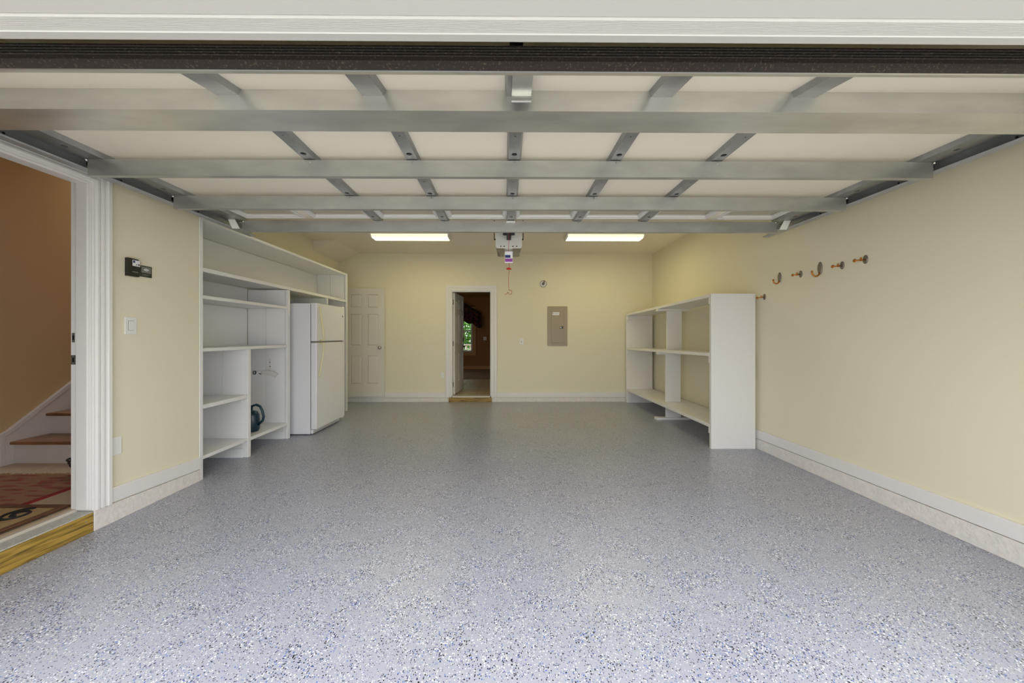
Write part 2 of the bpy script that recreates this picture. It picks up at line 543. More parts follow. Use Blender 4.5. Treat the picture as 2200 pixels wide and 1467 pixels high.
# ------------------------------------------------------------------ left doorway: jambs, casing, sill
PROF = [(0.0, 0.0), (0.0, 0.014), (0.012, 0.020), (0.024, 0.020), (0.027, 0.012), (0.033, 0.012), (0.036, 0.021),
        (0.050, 0.023), (0.053, 0.014), (0.072, 0.018), (0.075, 0.028), (0.094, 0.028), (0.094, 0.0)]
bm = bmesh.new()
casing(bm, DL[0] + 0.015, DL[1] - 0.015, 0.137, DL[3] - 0.015, [(w * 0.92, p) for w, p in PROF], lambda u, v, p: (XL + p, u, v))
struct(obj('trim_9', bm, 'trim_white'), 'fluted white casing of the left doorway')
bm = bmesh.new()
for ya, yb in ((DL[1] - 0.02, DL[1]), (DL[0], DL[0] + 0.02)):
    bx(bm, XL - 0.141, XL + 0.002, ya, yb, 0.137, DL[3])
bx(bm, XL - 0.141, XL + 0.002, DL[0] + 0.02, DL[1] - 0.02, DL[3] - 0.02, DL[3])
struct(obj('trim_10', bm, 'trim_white', bevel=0.002), 'white jamb of the left doorway')
bm = bmesh.new()
for ya, yb in ((DL[1] - 0.034, DL[1] - 0.02), (DL[0] + 0.02, DL[0] + 0.034)):
    bx(bm, XL - 0.093, XL - 0.018, ya, yb, 0.15, DL[3] - 0.02)
bx(bm, XL - 0.093, XL - 0.018, DL[0] + 0.034, DL[1] - 0.034, DL[3] - 0.034, DL[3] - 0.02)
struct(obj('trim_11', bm, 'trim_white', bevel=0.003), 'white door stop of the left doorway')
for zc, h, w, nm in ((1.29, 0.062, 0.017, 'upper'), (1.142, 0.062, 0.030, 'lower')):
    t = thing('strike_plate', 'small steel strike plate on the white jamb, %s of the two' % nm, 'strike plate', (XL - 0.122, DL[1] - 0.021, zc))
    box_obj('plate', (XL - 0.122 - w / 2, XL - 0.122 + w / 2, DL[1] - 0.0225, DL[1] - 0.02, zc - h / 2, zc + h / 2), 'aged_bronze', t, 0.001)
    box_obj('latch_hole', (XL - 0.127, XL - 0.115, DL[1] - 0.0235, DL[1] - 0.0225, zc - 0.014, zc + 0.014), 'hole_dark', t)
    for s in (-1, 1):
        bm = bmesh.new(); lathe(bm, [(0.0035, 0), (0.0035, 0.0012)], (XL - 0.122, DL[1] - 0.0225, zc + s * 0.024), (0, -1, 0), 8)
        obj('screw', bm, 'steel', t)
t = thing('door_sill', 'treated lumber sill board with speckled grey top at the left doorway', 'door sill', (XL, 1.8, 0))
box_obj('face_board', (XL - 0.03, XL + 0.010, 1.2, DL[1] - 0.020, 0.0, 0.128), 'treated_lumber', t, 0.003)
box_obj('sill_top', (XL - 0.095, XL + 0.010, 1.34, DL[1] - 0.021, 0.1285, 0.136), 'sill_grey', t, 0.002)
box_obj('threshold_strip', (XL - 0.125, XL - 0.095, 1.34, DL[1] - 0.021, 0.1285, 0.152), 'threshold', t, 0.004)
bm = bmesh.new()
for yy in (2.21,):
    lathe(bm, [(0.005, 0), (0.004, 0.002)], (XL + 0.010, yy, 0.085), (1, 0, 0), 8)
obj('nail_head', bm, 'steel', t)

# ------------------------------------------------------------------ hall and stairs seen through the left doorway
HX = -4.46
HZ = 0.15
struct(boxes_obj('floor_hall', [(HX - 0.1, XL - 0.125, 0.4, 2.90, 0.02, HZ - 0.012), (HX - 0.1, XA - 0.121, 2.90, 3.30, 0.02, HZ - 0.012)], 'grout'), 'tiled hall floor base')
fl = bpy.data.objects['floor_hall']
tile_me = None
for i in range(4):
    for j in range(6):
        x0 = HX + 0.005 + i * 0.395; y0 = 0.72 + j * 0.395
        x1 = min(x0 + 0.389, XL - 0.126); y1 = min(y0 + 0.389, 3.059)
        if y1 > 2.89 and x1 > XA - 0.121:
            if x0 > XA - 0.13:
                y1 = 2.89
            else:
                x1 = XA - 0.122
        if y1 - y0 < 0.02:
            continue
        box_obj('floor_tile', (x0, x1, y0, y1, HZ - 0.012, HZ), 'tile_tan', fl, 0.002)
struct(box_obj('wall_hall_left', (HX - 0.1, HX, 0.4, 8.2, 0, 5.2), 'hall_wall'), 'brown hall wall beside the stairs')
bm = bmesh.new()
bx(bm, XL - 0.16, XL - 0.1401, 0.4, DL[0], 0, 3.10); bx(bm, XL - 0.16, XL - 0.1401, DL[1], 2.93, 0, 3.10); bx(bm, XL - 0.16, XL - 0.1401, DL[0], DL[1], DL[3], 3.10)
bx(bm, XA - 0.12, XL - 0.16, 2.90, 2.93, 0, 3.10)
bx(bm, XA - 0.12, XA - 0.101, 2.93, 5.82, 0, 5.2)
bx(bm, XA - 0.12, XA - 0.101, 5.82, 8.2, 2.95, 5.2)
struct(obj('wall_hall_right', bm, 'hall_wall'), 'brown hall wall behind the garage wall')
bm = bmesh.new()
wall_with_holes(bm, lambda a, b, c, d: bx(bm, a, b, 0.3, 0.4, c, d), HX - 0.1, XL - 0.1, 0, 3.20, [(-4.4, -2.95, 0.20, 2.85)])  # out-of-view opening, added to let daylight into the hall
struct(obj('wall_hall_front', bm, 'hall_wall'), 'brown hall wall with an added daylight opening')
struct(box_obj('ceiling_hall', (HX - 0.1, XL - 0.12, 0.3, 3.4, 3.10, 3.20), 'ceiling_paint'), 'hall ceiling')
bm = bmesh.new()
wall_with_holes(bm, lambda a, b, c, d: bx(bm, a, b, c, d, 5.2, 5.3), HX - 0.1, XA - 0.1, 3.4, 8.3, [(-4.40, -3.45, 3.6, 6.8)])  # roof opening is added, unseen, to brighten hall and stairs
struct(obj('ceiling_stairs', bm, 'ceiling_paint'), 'ceiling with an added daylight opening over the stairwell')
struct(box_obj('wall_stairs_front', (HX, XA - 0.12, 3.4, 3.5, 3.20, 5.2), 'hall_wall'), 'wall above the hall ceiling edge')
bm = bmesh.new()
wall_with_holes(bm, lambda a, b, c, d: bx(bm, a, b, 8.2, 8.3, c, d), HX - 0.1, XA - 0.1, 0, 5.2, [(-4.25, -3.55, 2.9, 4.6)])  # unseen opening added as a daylight source for the stairwell
struct(obj('wall_stairs_end', bm, 'hall_wall'), 'wall with an added daylight opening at the head of the stairs')
st = thing('staircase', 'white staircase with stained wood treads rising beyond the left doorway', 'staircase', (-3.9, 3.06, HZ))
RISE, RUN, Y0 = 0.203, 0.235, 3.06
for k in range(8):
    yk = Y0 + k * RUN; zk = HZ + k * RISE
    box_obj('riser', (HX + 0.021, XA - 0.125, yk, yk + 0.018, zk, zk + RISE - 0.028), 'stair_white', st)
    box_obj('tread', (HX + 0.021, XA - 0.125, yk - 0.03, yk + RUN + 0.017, zk + RISE - 0.028, zk + RISE), 'stair_oak', st, 0.009)
bm = bmesh.new()
za = HZ + 0.27
prism(bm, [(Y0 - 0.07, HZ), (Y0 - 0.07, za), (Y0 - 0.02, za + 0.03), (Y0 + 8 * RUN, za + 0.03 + 8 * RISE * 1.0), (Y0 + 8 * RUN, HZ)], 'x', HX, HX + 0.02)
struct(obj('trim_14', bm, 'stair_white'), 'white skirt board along the stairs')
bm = bmesh.new()
prism(bm, [(Y0 - 0.085, HZ), (Y0 - 0.085, za + 0.01), (Y0 - 0.03, za + 0.045), (Y0 + 8 * RUN, za + 0.055 + 8 * RISE), (Y0 + 8 * RUN, za + 0.02 + 8 * RISE), (Y0 - 0.012, za + 0.012), (Y0 - 0.055, za - 0.012), (Y0 - 0.055, HZ)], 'x', HX, HX + 0.03)
struct(obj('trim_15', bm, 'stair_white', bevel=0.004), 'white moulding on the stair skirt board')
struct(box_obj('baseboard_hall', (HX, HX + 0.02, 0.4, Y0 - 0.085, HZ, HZ + 0.14), 'stair_white', bevel=0.004), 'white baseboard in the hall')

rug = thing('area_rug', 'red and brown patterned rug with fringe at the foot of the stairs', 'rug', (-3.85, 2.0, HZ))
box_obj('rug_field', (HX + 0.08, -3.29, 0.7, 2.79, HZ, HZ + 0.008), 'rug_red', rug)
boxes_obj('rug_edge_band', [(-3.29, -3.255, 0.7, 2.79, HZ, HZ + 0.009)], 'rug_border', rug)
bm = bmesh.new()
for i in range(110):
    x = HX + 0.085 + i * 0.0107
    yy = 2.79 + random.uniform(0.02, 0.05)
    bx(bm, x, x + 0.005, 2.79, yy, HZ, HZ + 0.004)
o = obj('fringe', bm, 'fringe', rug); o['kind'] = 'stuff'

dm = thing('door_mat', 'tan door mat with black scrolls just inside the left doorway', 'mat', (-3.15, 1.7, HZ))
box_obj('mat_body', (-3.50, -2.915, 1.15, 2.27, HZ + 0.0095, HZ + 0.020), 'mat_tan', dm, 0.003)
boxes_obj('mat_border', [(-3.50, -3.46, 1.15, 2.27, HZ + 0.0095, HZ + 0.0215), (-3.46, -2.915, 2.225, 2.27, HZ + 0.0095, HZ + 0.0215), (-2.955, -2.915, 1.15, 2.225, HZ + 0.0095, HZ + 0.0215)], 'mat_brown', dm)
def spiral(cx, cy, r0, turns, a0, d):
    pts = []
    for k in range(30):
        q = k / 29
        r = r0 * (1 - 0.8 * q); a = a0 + d * q * turns * 2 * math.pi
        pts.append((cx + r * math.cos(a), cy + r * math.sin(a), HZ + 0.0205))
    return pts
for k in range(6):
    cy = 2.14 - k * 0.16
    for s in (-1, 1):
        bm = bmesh.new(); tube(bm, spiral(-3.21 + s * 0.13, cy, 0.080, 1.6, math.pi / 2 + (0 if s > 0 else math.pi), s), 0.010, 5)
        obj('scroll', bm, 'mat_black', dm)
bm = bmesh.new(); tube(bm, [(-3.21 + 0.02 * math.sin(k), 2.13 - k * 0.1, HZ + 0.0205) for k in range(10)], 0.009, 5)
obj('scroll_stem', bm, 'mat_black', dm)

BX, BY = -3.385, 2.795
BZ = HZ + 0.0095
bk = thing('wire_basket', 'black ribbed basket by the first stair, half hidden by the white jamb', 'basket', (BX, BY, BZ))
for k in range(6):
    z = BZ + 0.010 + k * 0.024; r = 0.150 + 0.012 * k
    bm = bmesh.new(); tube(bm, [(BX + r * math.cos(a * math.pi / 10), BY + 0.4 * r * math.sin(a * math.pi / 10), z) for a in range(21)], 0.007, 6, False)
    obj('ring', bm, 'basket_black', bk)
for k in range(10):
    a = k * math.pi / 5
    bm = bmesh.new(); tube(bm, [(BX + r * math.cos(a), BY + 0.4 * r * math.sin(a), z) for r, z in ((0.145, BZ + 0.004), (0.18, BZ + 0.07), (0.212, BZ + 0.135))], 0.004, 6)
    obj('upright', bm, 'basket_black', bk)
bm = bmesh.new(); lathe(bm, [(0.10, 0), (0.10, 0.006)], (BX, BY, BZ), (0, 0, 1), 16)
obj('base', bm, 'basket_black', bk)

# ------------------------------------------------------------------ wall plates and controls on the left wall
def plate(name, label, cat, to3, u, v, w, h, kind, group=None):
    t = thing(name, label, cat, to3(u, v, 0), group)
    def pb(nm, u0, u1, v0, v1, p0, p1, m, bev=0.0):
        a = to3(u0, v0, p0); b = to3(u1, v1, p1)
        return box_obj(nm, (min(a[0], b[0]), max(a[0], b[0]), min(a[1], b[1]), max(a[1], b[1]), min(a[2], b[2]), max(a[2], b[2])), m, t, bev)
    pb('cover_plate', u - w / 2, u + w / 2, v - h / 2, v + h / 2, 0.0, 0.007, 'plate_white', 0.003)
    if kind == 'rocker':
        pb('rocker', u - 0.017, u + 0.017, v - 0.034, v + 0.034, 0.007, 0.011, 'plate_white', 0.002)
        pb('rocker_gap', u - 0.019, u + 0.019, v - 0.036, v + 0.036, 0.007, 0.0076, 'control_grey')
    elif kind == 'toggle':
        pb('toggle', u - 0.005, u + 0.005, v - 0.004, v + 0.014, 0.007, 0.020, 'plate_white', 0.002)
        pb('toggle_slot', u - 0.008, u + 0.008, v - 0.016, v + 0.016, 0.007, 0.0076, 'control_grey')
    elif kind == 'outlet':
        for s in (-1, 1):
            sk = pb('socket', u - 0.017, u + 0.017, v + s * 0.021 - 0.015, v + s * 0.021 + 0.015, 0.007, 0.010, 'plate_white', 0.003)
    return t

left3 = lambda u, v, p: (XL + p, u, v)
back3 = lambda u, v, p: (u, YB - p, v)
plate('light_switch', 'white rocker light switch on the left wall below the black controls', 'light switch', left3, 2.476, 1.377, 0.078, 0.126, 'rocker')
plate('wall_outlet', 'blank white plate low on the left wall against the door casing', 'wall plate', left3, 2.381, 0.525, 0.072, 0.128, 'blank')
plate('light_switch', 'small white toggle switch on the back wall right of the doorway', 'light switch', back3, 0.325, 1.195, 0.075, 0.12, 'toggle')
plate('wall_outlet', 'white outlet low on the back wall left of the doorway', 'wall plate', back3, -1.232, 0.53, 0.075, 0.12, 'outlet')

t = thing('door_control', 'black door opener wall control with a white sticker on the left wall', 'wall control', (XL, 2.48, 1.80))
bm = bmesh.new(); prism(bm, [(2.44, 1.738), (2.513, 1.738), (2.523, 1.748), (2.523, 1.853), (2.508, 1.869), (2.44, 1.869)], 'x', XL, XL + 0.026)
obj('case', bm, 'control_black', t, 0.003)
box_obj('sticker', (XL + 0.026, XL + 0.0272, 2.468, 2.518, 1.815, 1.858), 'paper_white', t)
box_obj('sticker_mark', (XL + 0.0272, XL + 0.0278, 2.471, 2.484, 1.838, 1.855), 'paper_blue', t)
box_obj('sticker_mark', (XL + 0.0272, XL + 0.0278, 2.490, 2.496, 1.823, 1.829), 'control_black', t)
box_obj('sticker_mark', (XL + 0.0272, XL + 0.0278, 2.503, 2.515, 1.820, 1.834), 'control_grey', t)
bm = bmesh.new(); lathe(bm, [(0.012, 0), (0.010, 0.003)], (XL + 0.026, 2.488, 1.792), (1, 0, 0), 16)
obj('button', bm, 'control_green', t)
box_obj('lettering_line', (XL + 0.026, XL + 0.0272, 2.468, 2.507, 1.768, 1.774), 'control_grey', t)
t = thing('safety_placard', 'small dark green placard with a grey oval badge beside the door control', 'placard', (XL, 2.58, 1.79))
box_obj('card', (XL, XL + 0.006, 2.535, 2.622, 1.750, 1.834), 'control_green', t, 0.001)
box_obj('badge_panel', (XL + 0.006, XL + 0.0075, 2.545, 2.614, 1.780, 1.828), 'control_grey', t)
bm = bmesh.new(); lathe(bm, [(1, 0), (1, 0.001)], (0, 0, 0), (1, 0, 0), 20)
for v in bm.verts:
    v.co = Vector((XL + 0.0075 + v.co.x, 2.5795 + v.co.y * 0.017, 1.805 + v.co.z * 0.009))
obj('oval', bm, 'paper_white', t)
box_obj('oval_bar', (XL + 0.0085, XL + 0.0092, 2.569, 2.590, 1.8035, 1.8065), 'control_black', t)
for k in range(2):
    box_obj('lettering_line', (XL + 0.006, XL + 0.007, 2.548, 2.610 - 0.02 * k, 1.768 - 0.009 * k, 1.771 - 0.009 * k), 'control_grey', t)

# ------------------------------------------------------------------ built-in shelving in the recess
XFs = XL - 0.004      # front plane of the unit
XBs = XA + 0.012
bu = thing('built_in_shelving', 'tall white built-in shelving filling the left recess around the refrigerator', 'shelving', (-3.0, 3.05, 0))
def post(y0, y1, z0, z1, front=0.0):
    return box_obj('post', (XFs - 0.034 + front, XFs + front, y0, y1, z0, z1), 'shelf_white', bu, 0.003)
def side_panel(y0, y1, z0, z1, cuts=(-3.03,), kick=True):
    xs = [XBs] + list(cuts) + [XFs - 0.0345]
    for a, b in zip(xs, xs[1:]):
        box_obj('side_plank', (a + 0.0015, b - 0.0015, y0, y1, z0, z1), 'shelf_white', bu, 0.002)
def shelf(y0, y1, ztop, th=0.022, lip=0.036, planks=1):
    w = (XFs - 0.034 - XBs)
    step = w / planks
    for k in range(planks):
        box_obj('shelf_board', (XBs + k * step + 0.001, XBs + (k + 1) * step - 0.001, y0, y1, ztop - th, ztop), 'shelf_white', bu, 0.002)
    box_obj('shelf_edge', (XFs - 0.0335, XFs - 0.004, y0, y1, ztop - lip, ztop + 0.002), 'shelf_white', bu, 0.003)
Y1, Y2, Y3, Y4, Y5 = 3.030, 3.610, 4.262, 5.205, 5.825
ZT, ZA_, ZB_, ZC_, ZD_, ZE_ = 2.385, 1.925, 1.672, 1.188, 0.672, 0.205
post(Y1 + 0.001, Y1 + 0.036, 0, ZT, 0.008)
side_panel(Y1 + 0.002, Y1 + 0.020, 0, ZT)
post(Y2, Y2 + 0.040, 0, ZC_ - 0.03)
side_panel(Y2 + 0.004, Y2 + 0.022, 0, ZC_ - 0.03)
post(Y3, Y3 + 0.044, 0, ZA_ - 0.04, 0.004)
side_panel(Y3 + 0.004, Y3 + 0.024, 0, ZA_ - 0.04, (-3.03,))
post(Y4, Y4 + 0.030, 0, ZA_ - 0.04)
side_panel(Y4 + 0.004, Y4 + 0.022, 0, ZA_ - 0.04)
post(Y5, Y5 + 0.040, 0, ZT, 0.006)
side_panel(Y5 + 0.004, Y5 + 0.024, 0, ZT)
shelf(Y1 + 0.037, Y5 - 0.001, ZA_)
shelf(Y1 + 0.037, Y3 - 0.001, ZB_, 0.022, 0.03)
shelf(Y1 + 0.037, Y3 - 0.001, ZC_, 0.022, 0.03)
shelf(Y1 + 0.037, Y2 - 0.001, ZD_)
shelf(Y1 + 0.037, Y2 - 0.001, ZE_, 0.022, 0.03)
shelf(Y2 + 0.041, Y3 - 0.001, ZE_, 0.022, 0.034, 3)
box_obj('top_panel', (XBs, XFs - 0.034, Y1 + 0.037, Y5 - 0.001, ZT - 0.025, ZT - 0.004), 'shelf_white', bu, 0.002)
box_obj('top_rail', (XFs - 0.0335, XFs - 0.002, Y1 + 0.037, Y5 - 0.001, ZT - 0.030, ZT), 'shelf_white', bu, 0.003)
for (ya, yb, za_, zb_) in ((Y1 + 0.022, Y2, ZE_, ZC_ - 0.03), (Y2 + 0.024, Y3, ZE_, ZC_ - 0.03), (Y1 + 0.022, Y3, ZC_ + 0.001, ZB_ - 0.025), (Y1 + 0.022, Y3, ZB_ + 0.001, ZA_ - 0.025),
                           (Y3 + 0.026, Y4, 0.1, ZA_ - 0.06), (Y1 + 0.022, Y4, ZA_ + 0.001, ZT - 0.03), (Y4 + 0.024, Y5, 0.1, ZA_ - 0.03), (Y4, Y5, ZA_ + 0.001, ZT - 0.03)):
    box_obj('back_panel', (XA + 0.001, XBs - 0.001, ya + 0.001, yb - 0.001, za_, zb_), 'shelf_white', bu)
for (ya, yb, zz) in ((Y2 - 0.010, Y2 - 0.001, ZE_ - 0.03), (Y3 - 0.010, Y3 - 0.001, ZE_ - 0.034)):
    box_obj('foot_cleat', (XBs + 0.03, XFs - 0.05, ya, yb, 0.0, 0.095), 'shelf_white', bu, 0.002)
    box_obj('shelf_cleat', (XBs + 0.03, XFs - 0.05, ya, yb, 0.10, zz), 'shelf_white', bu, 0.002)
for z in (ZD_ - 0.038, ):
    box_obj('shelf_cleat', (XBs + 0.03, XFs - 0.05, Y2 - 0.018, Y2 - 0.001, z - 0.05, z + 0.012), 'shelf_white', bu, 0.002)

# hanging whisk and the hook strip on the recess side
yh = Y3 + 0.004
t = thing('hook_strip', 'narrow white hook strip screwed inside the lower shelving bay', 'hook', (-2.975, yh, 1.0))
box_obj('strip', (-2.988, -2.962, yh - 0.004, yh, 0.865, 1.005), 'whisk_white', t, 0.002)
box_obj('top_lip', (-2.990, -2.960, yh - 0.010, yh, 1.002, 1.008), 'whisk_white', t, 0.001)
for z in (0.97, 0.915):
    bm = bmesh.new(); lathe(bm, [(0.006, 0), (0.005, 0.002)], (-2.975, yh - 0.004, z), (0, -1, 0), 10)
    obj('screw_hole', bm, 'dark_steel', t)
box_obj('hook_prong', (-2.980, -2.970, yh - 0.035, yh - 0.004, 0.866, 0.872), 'whisk_white', t, 0.001)
t = thing('hand_duster', 'white fan shaped hand duster hanging from the hook strip', 'duster', (-2.97, yh - 0.03, 0.83))
bm = bmesh.new()
fan = []
ox, oz = -3.10, 0.835
arc = [(-3.075, 0.862), (-3.035, 0.868), (-2.975, 0.868), (-2.915, 0.858), (-2.862, 0.822), (-2.905, 0.778), (-2.955, 0.800), (-3.01, 0.818), (-3.075, 0.828)]
prism(bm, [(x, z) for x, z in arc], 'y', yh - 0.028, yh - 0.006)
obj('fan_head', bm, 'whisk_white', t, 0.003)
for k in range(5):
    q = k / 4
    x1, z1 = -2.862 - 0.043 * q - 0.008, 0.822 - 0.044 * q + 0.006
    bm = bmesh.new(); tube(bm, [(-3.05, 0.858 - 0.024 * q, yh), (0.5 * (-3.05 + x1), 0.852 - 0.032 * q, yh), (x1, z1, yh)] and [(-3.05, yh - 0.029, 0.858 - 0.024 * q), (0.5 * (-3.05 + x1), yh - 0.029, 0.852 - 0.034 * q), (x1, yh - 0.029, z1)], 0.0022, 5)
    obj('rib', bm, 'plate_white', t)
bm = bmesh.new(); tube(bm, [(-3.07, yh - 0.018, 0.845), (-3.11, yh - 0.02, 0.846), (-3.145, yh - 0.022, 0.842)], [0.010, 0.014, 0.012], 10)
obj('handle', bm, 'plate_white', t, smooth=True)
bm = bmesh.new(); tube(bm, [(-3.145 + 0.018 * math.cos(a * math.pi / 8), yh - 0.036, 0.842 + 0.020 * math.sin(a * math.pi / 8)) for a in range(17)], 0.005, 6, False)
obj('hanging_ring', bm, 'teal_plastic', t, smooth=True)
bm = bmesh.new(); tube(bm, [(-3.10, yh - 0.022, 0.834), (-3.085, yh - 0.026, 0.826), (-3.07, yh - 0.024, 0.82)], 0.005, 6)
obj('clip', bm, 'teal_plastic', t)

# watering can behind the lower post
wc = thing('watering_can', 'dark teal plastic watering can on the bottom shelf of the built-in', 'watering can', (-2.945, 3.88, ZE_))
cx, cy = -2.945, 3.88
bm = bmesh.new()
lathe(bm, [(0.06, 0.001), (0.095, 0.004), (0.108, 0.03), (0.112, 0.12), (0.104, 0.19), (0.085, 0.225), (0.05, 0.235), (0.01, 0.236)], (cx, cy, ZE_), (0, 0, 1), 20)
for v in bm.verts:
    v.co.x = cx + (v.co.x - cx) * 1.0; v.co.y = cy + (v.co.y - cy) * 0.75
obj('body', bm, 'teal_plastic', wc, smooth=True)
bm = bmesh.new()
tube(bm, [(cx + 0.02, cy, ZE_ + 0.235), (cx + 0.03, cy, ZE_ + 0.29), (cx + 0.08, cy, ZE_ + 0.305), (cx + 0.125, cy, ZE_ + 0.285), (cx + 0.150, cy, ZE_ + 0.235), (cx + 0.165, cy, ZE_ + 0.17), (cx + 0.155, cy, ZE_ + 0.125), (cx + 0.105, cy, ZE_ + 0.075)], 0.0135, 10)
obj('handle', bm, 'teal_plastic', wc, smooth=True)
bm = bmesh.new()
tube(bm, [(cx - 0.09, cy, ZE_ + 0.06), (cx - 0.15, cy, ZE_ + 0.16), (cx - 0.19, cy, ZE_ + 0.27)], [0.022, 0.016, 0.013], 10)
obj('spout', bm, 'teal_plastic', wc, smooth=True)

# ------------------------------------------------------------------ refrigerator
fr = thing('refrigerator', 'white top-freezer refrigerator standing in the built-in shelving', 'refrigerator', (-2.85, 4.80, 0))
fy0, fy1 = 4.418, 5.190
box_obj('cabinet', (-3.225, -2.560, fy0, fy1, 0.012, 1.732), 'fridge_white', fr, 0.006)
box_obj('door_gasket', (-2.5595, -2.552, fy0 + 0.01, fy1 - 0.01, 0.08, 1.722), 'control_grey', fr)
fd = box_obj('freezer_door', (-2.551, -2.474, fy0, fy1, 1.232, 1.738), 'fridge_white', fr, 0.010)
ld = box_obj('fridge_door', (-2.551, -2.474, fy0, fy1, 0.072, 1.214), 'fridge_white', fr, 0.010)
box_obj('split_strip', (-2.551, -2.486, fy0 + 0.004, fy1 - 0.05, 1.2145, 1.2315), 'control_grey', fr)
def bow(z0, z1, par, out0, out1):
    pts = []
    for k in range(13):
        q = k / 12
        pts.append((-2.474 + out0 + (out1 - out0) * math.sin(q * math.pi / 2) ** 1.2, fy0 + 0.055 + 0.03 * q, z0 + (z1 - z0) * q))
    bm = bmesh.new(); tube(bm, [(-2.476, fy0 + 0.052, z0 + (0.012 if z1 > z0 else -0.012) * -1)] + pts + [(-2.476, fy0 + 0.088, z1)], [0.009] + [0.010] * 13 + [0.012], 8)
    return obj('handle', bm, 'handle_cream', par, smooth=True)
bow(1.675, 1.242, fd, 0.010, 0.052)
bow(0.775, 1.204, ld, 0.008, 0.052)
bm = bmesh.new(); lathe(bm, [(0.016, 0), (0.014, 0.002)], (-2.474, fy1 - 0.07, 1.60), (1, 0, 0), 16)
obj('badge', bm, 'control_grey', fd)
for z0, z1 in ((1.735, 1.752), (0.052, 0.071)):
    box_obj('hinge', (-2.57, -2.485, fy1 - 0.05, fy1 - 0.005, z0, z1), 'fridge_white', fr, 0.003)
box_obj('hinge', (-2.535, -2.470, fy1 - 0.016, fy1 + 0.004, 1.2145, 1.2315), 'plate_white', fr, 0.002)
gr = box_obj('base_grille', (-2.552, -2.528, fy0 + 0.01, fy1 - 0.06, 0.014, 0.066), 'fridge_white', fr, 0.003)
for k in range(3):
    box_obj('grille_slot', (-2.528, -2.5265, fy0 + 0.03, fy1 - 0.09, 0.022 + k * 0.013, 0.026 + k * 0.013), 'control_grey', gr)
for yy in (fy0 + 0.04, fy1 - 0.04):
    for xx in (-2.60, -3.17):
        bm = bmesh.new(); lathe(bm, [(0.018, 0), (0.018, 0.013)], (xx, yy, 0), (0, 0, 1), 12)
        obj('foot', bm, 'control_grey', fr)

# ------------------------------------------------------------------ six panel doors
def six_panel(parent, w, h, t, to3, name='panel'):
    """leaf in local (u along width, v up, p through the thickness) with six raised panels on both faces"""
    st_, mid = 0.115, 0.105
    cols = [(st_, (w - mid) / 2), ((w + mid) / 2, w - st_)]
    rows = [(0.235, 0.80), (0.985, 1.61), (1.725, h - 0.12)]
    bm = bmesh.new()
    def lb(u0, u1, v0, v1, p0, p1):
        a = to3(u0, v0, p0); c = [to3(u, v, p) for u in (u0, u1) for v in (v0, v1) for p in (p0, p1)]
        idx = [(0, 1, 3, 2), (4, 6, 7, 5), (0, 4, 5, 1), (2, 3, 7, 6), (0, 2, 6, 4), (1, 5, 7, 3)]
        vv = [bm.verts.new(q) for q in c]
        for f in idx:
            bm.faces.new([vv[i] for i in f])
    us = [0, cols[0][0], cols[0][1], cols[1][0], cols[1][1], w]
    vsx = [0, rows[0][0], rows[0][1], rows[1][0], rows[1][1], rows[2][0], rows[2][1], h]
    for i, (a, b) in enumerate(zip(us, us[1:])):
        if i % 2 == 0:
            lb(a, b, 0, h, 0, t)
    for i, (a, b) in enumerate(zip(vsx, vsx[1:])):
        if i % 2 == 0:
            for c in cols:
                lb(c[0], c[1], a, b, 0, t)
    leaf = obj('leaf', bm, 'door_white', parent)
    for c in cols:
        for r in rows:
            bm = bmesh.new()
            for p_out, p_in in ((0.0, 0.016), (t, t - 0.016)):
                s = 1 if p_out == 0 else -1
                loops = [(0.0, p_in), (0.010, p_in), (0.028, p_out + 0.002 * s)]
                rings = []
                for d, p in loops:
                    rings.append([bm.verts.new(to3(u, v, p)) for u, v in ((c[0] + d, r[0] + d), (c[1] - d, r[0] + d), (c[1] - d, r[1] - d), (c[0] + d, r[1] - d))])
                for a, b in zip(rings, rings[1:]):
                    for k in range(4):
                        bm.faces.new([a[k], a[(k + 1) % 4], b[(k + 1) % 4], b[k]])
                bm.faces.new(rings[-1])
            obj('panel', bm, 'door_white', leaf)
    return leaf

# closet door standing open against the back wall
d1 = bpy.data.objects.new('door_1', None); COL.objects.link(d1); d1.location = (-3.13, YB - 0.07, 0.125)
struct(d1, 'white six panel door standing open against the back wall beside the shelving')
six_panel(d1, 0.775, 2.112, 0.035, lambda u, v, p: (-3.135 + u, YB - 0.075 + p, 0.125 + v))
kn = bmesh.new(); lathe(kn, [(0.030, 0), (0.030, 0.006), (0.012, 0.010), (0.012, 0.030), (0.026, 0.040), (0.029, 0.052), (0.022, 0.064), (0.004, 0.068)], (-3.135 + 0.695, YB - 0.075, 1.075), (0, -1, 0), 18)
obj('knob', kn, 'steel', d1, smooth=True)
box_obj('latch_plate', (-3.135 + 0.775, -3.135 + 0.7765, YB - 0.070, YB - 0.045, 1.045, 1.105), 'steel', d1)
for z in (0.35, 1.2, 2.05):
    box_obj('hinge', (-3.270, -3.135, YB - 0.060, YB - 0.055, z - 0.045, z + 0.045), 'steel', d1)

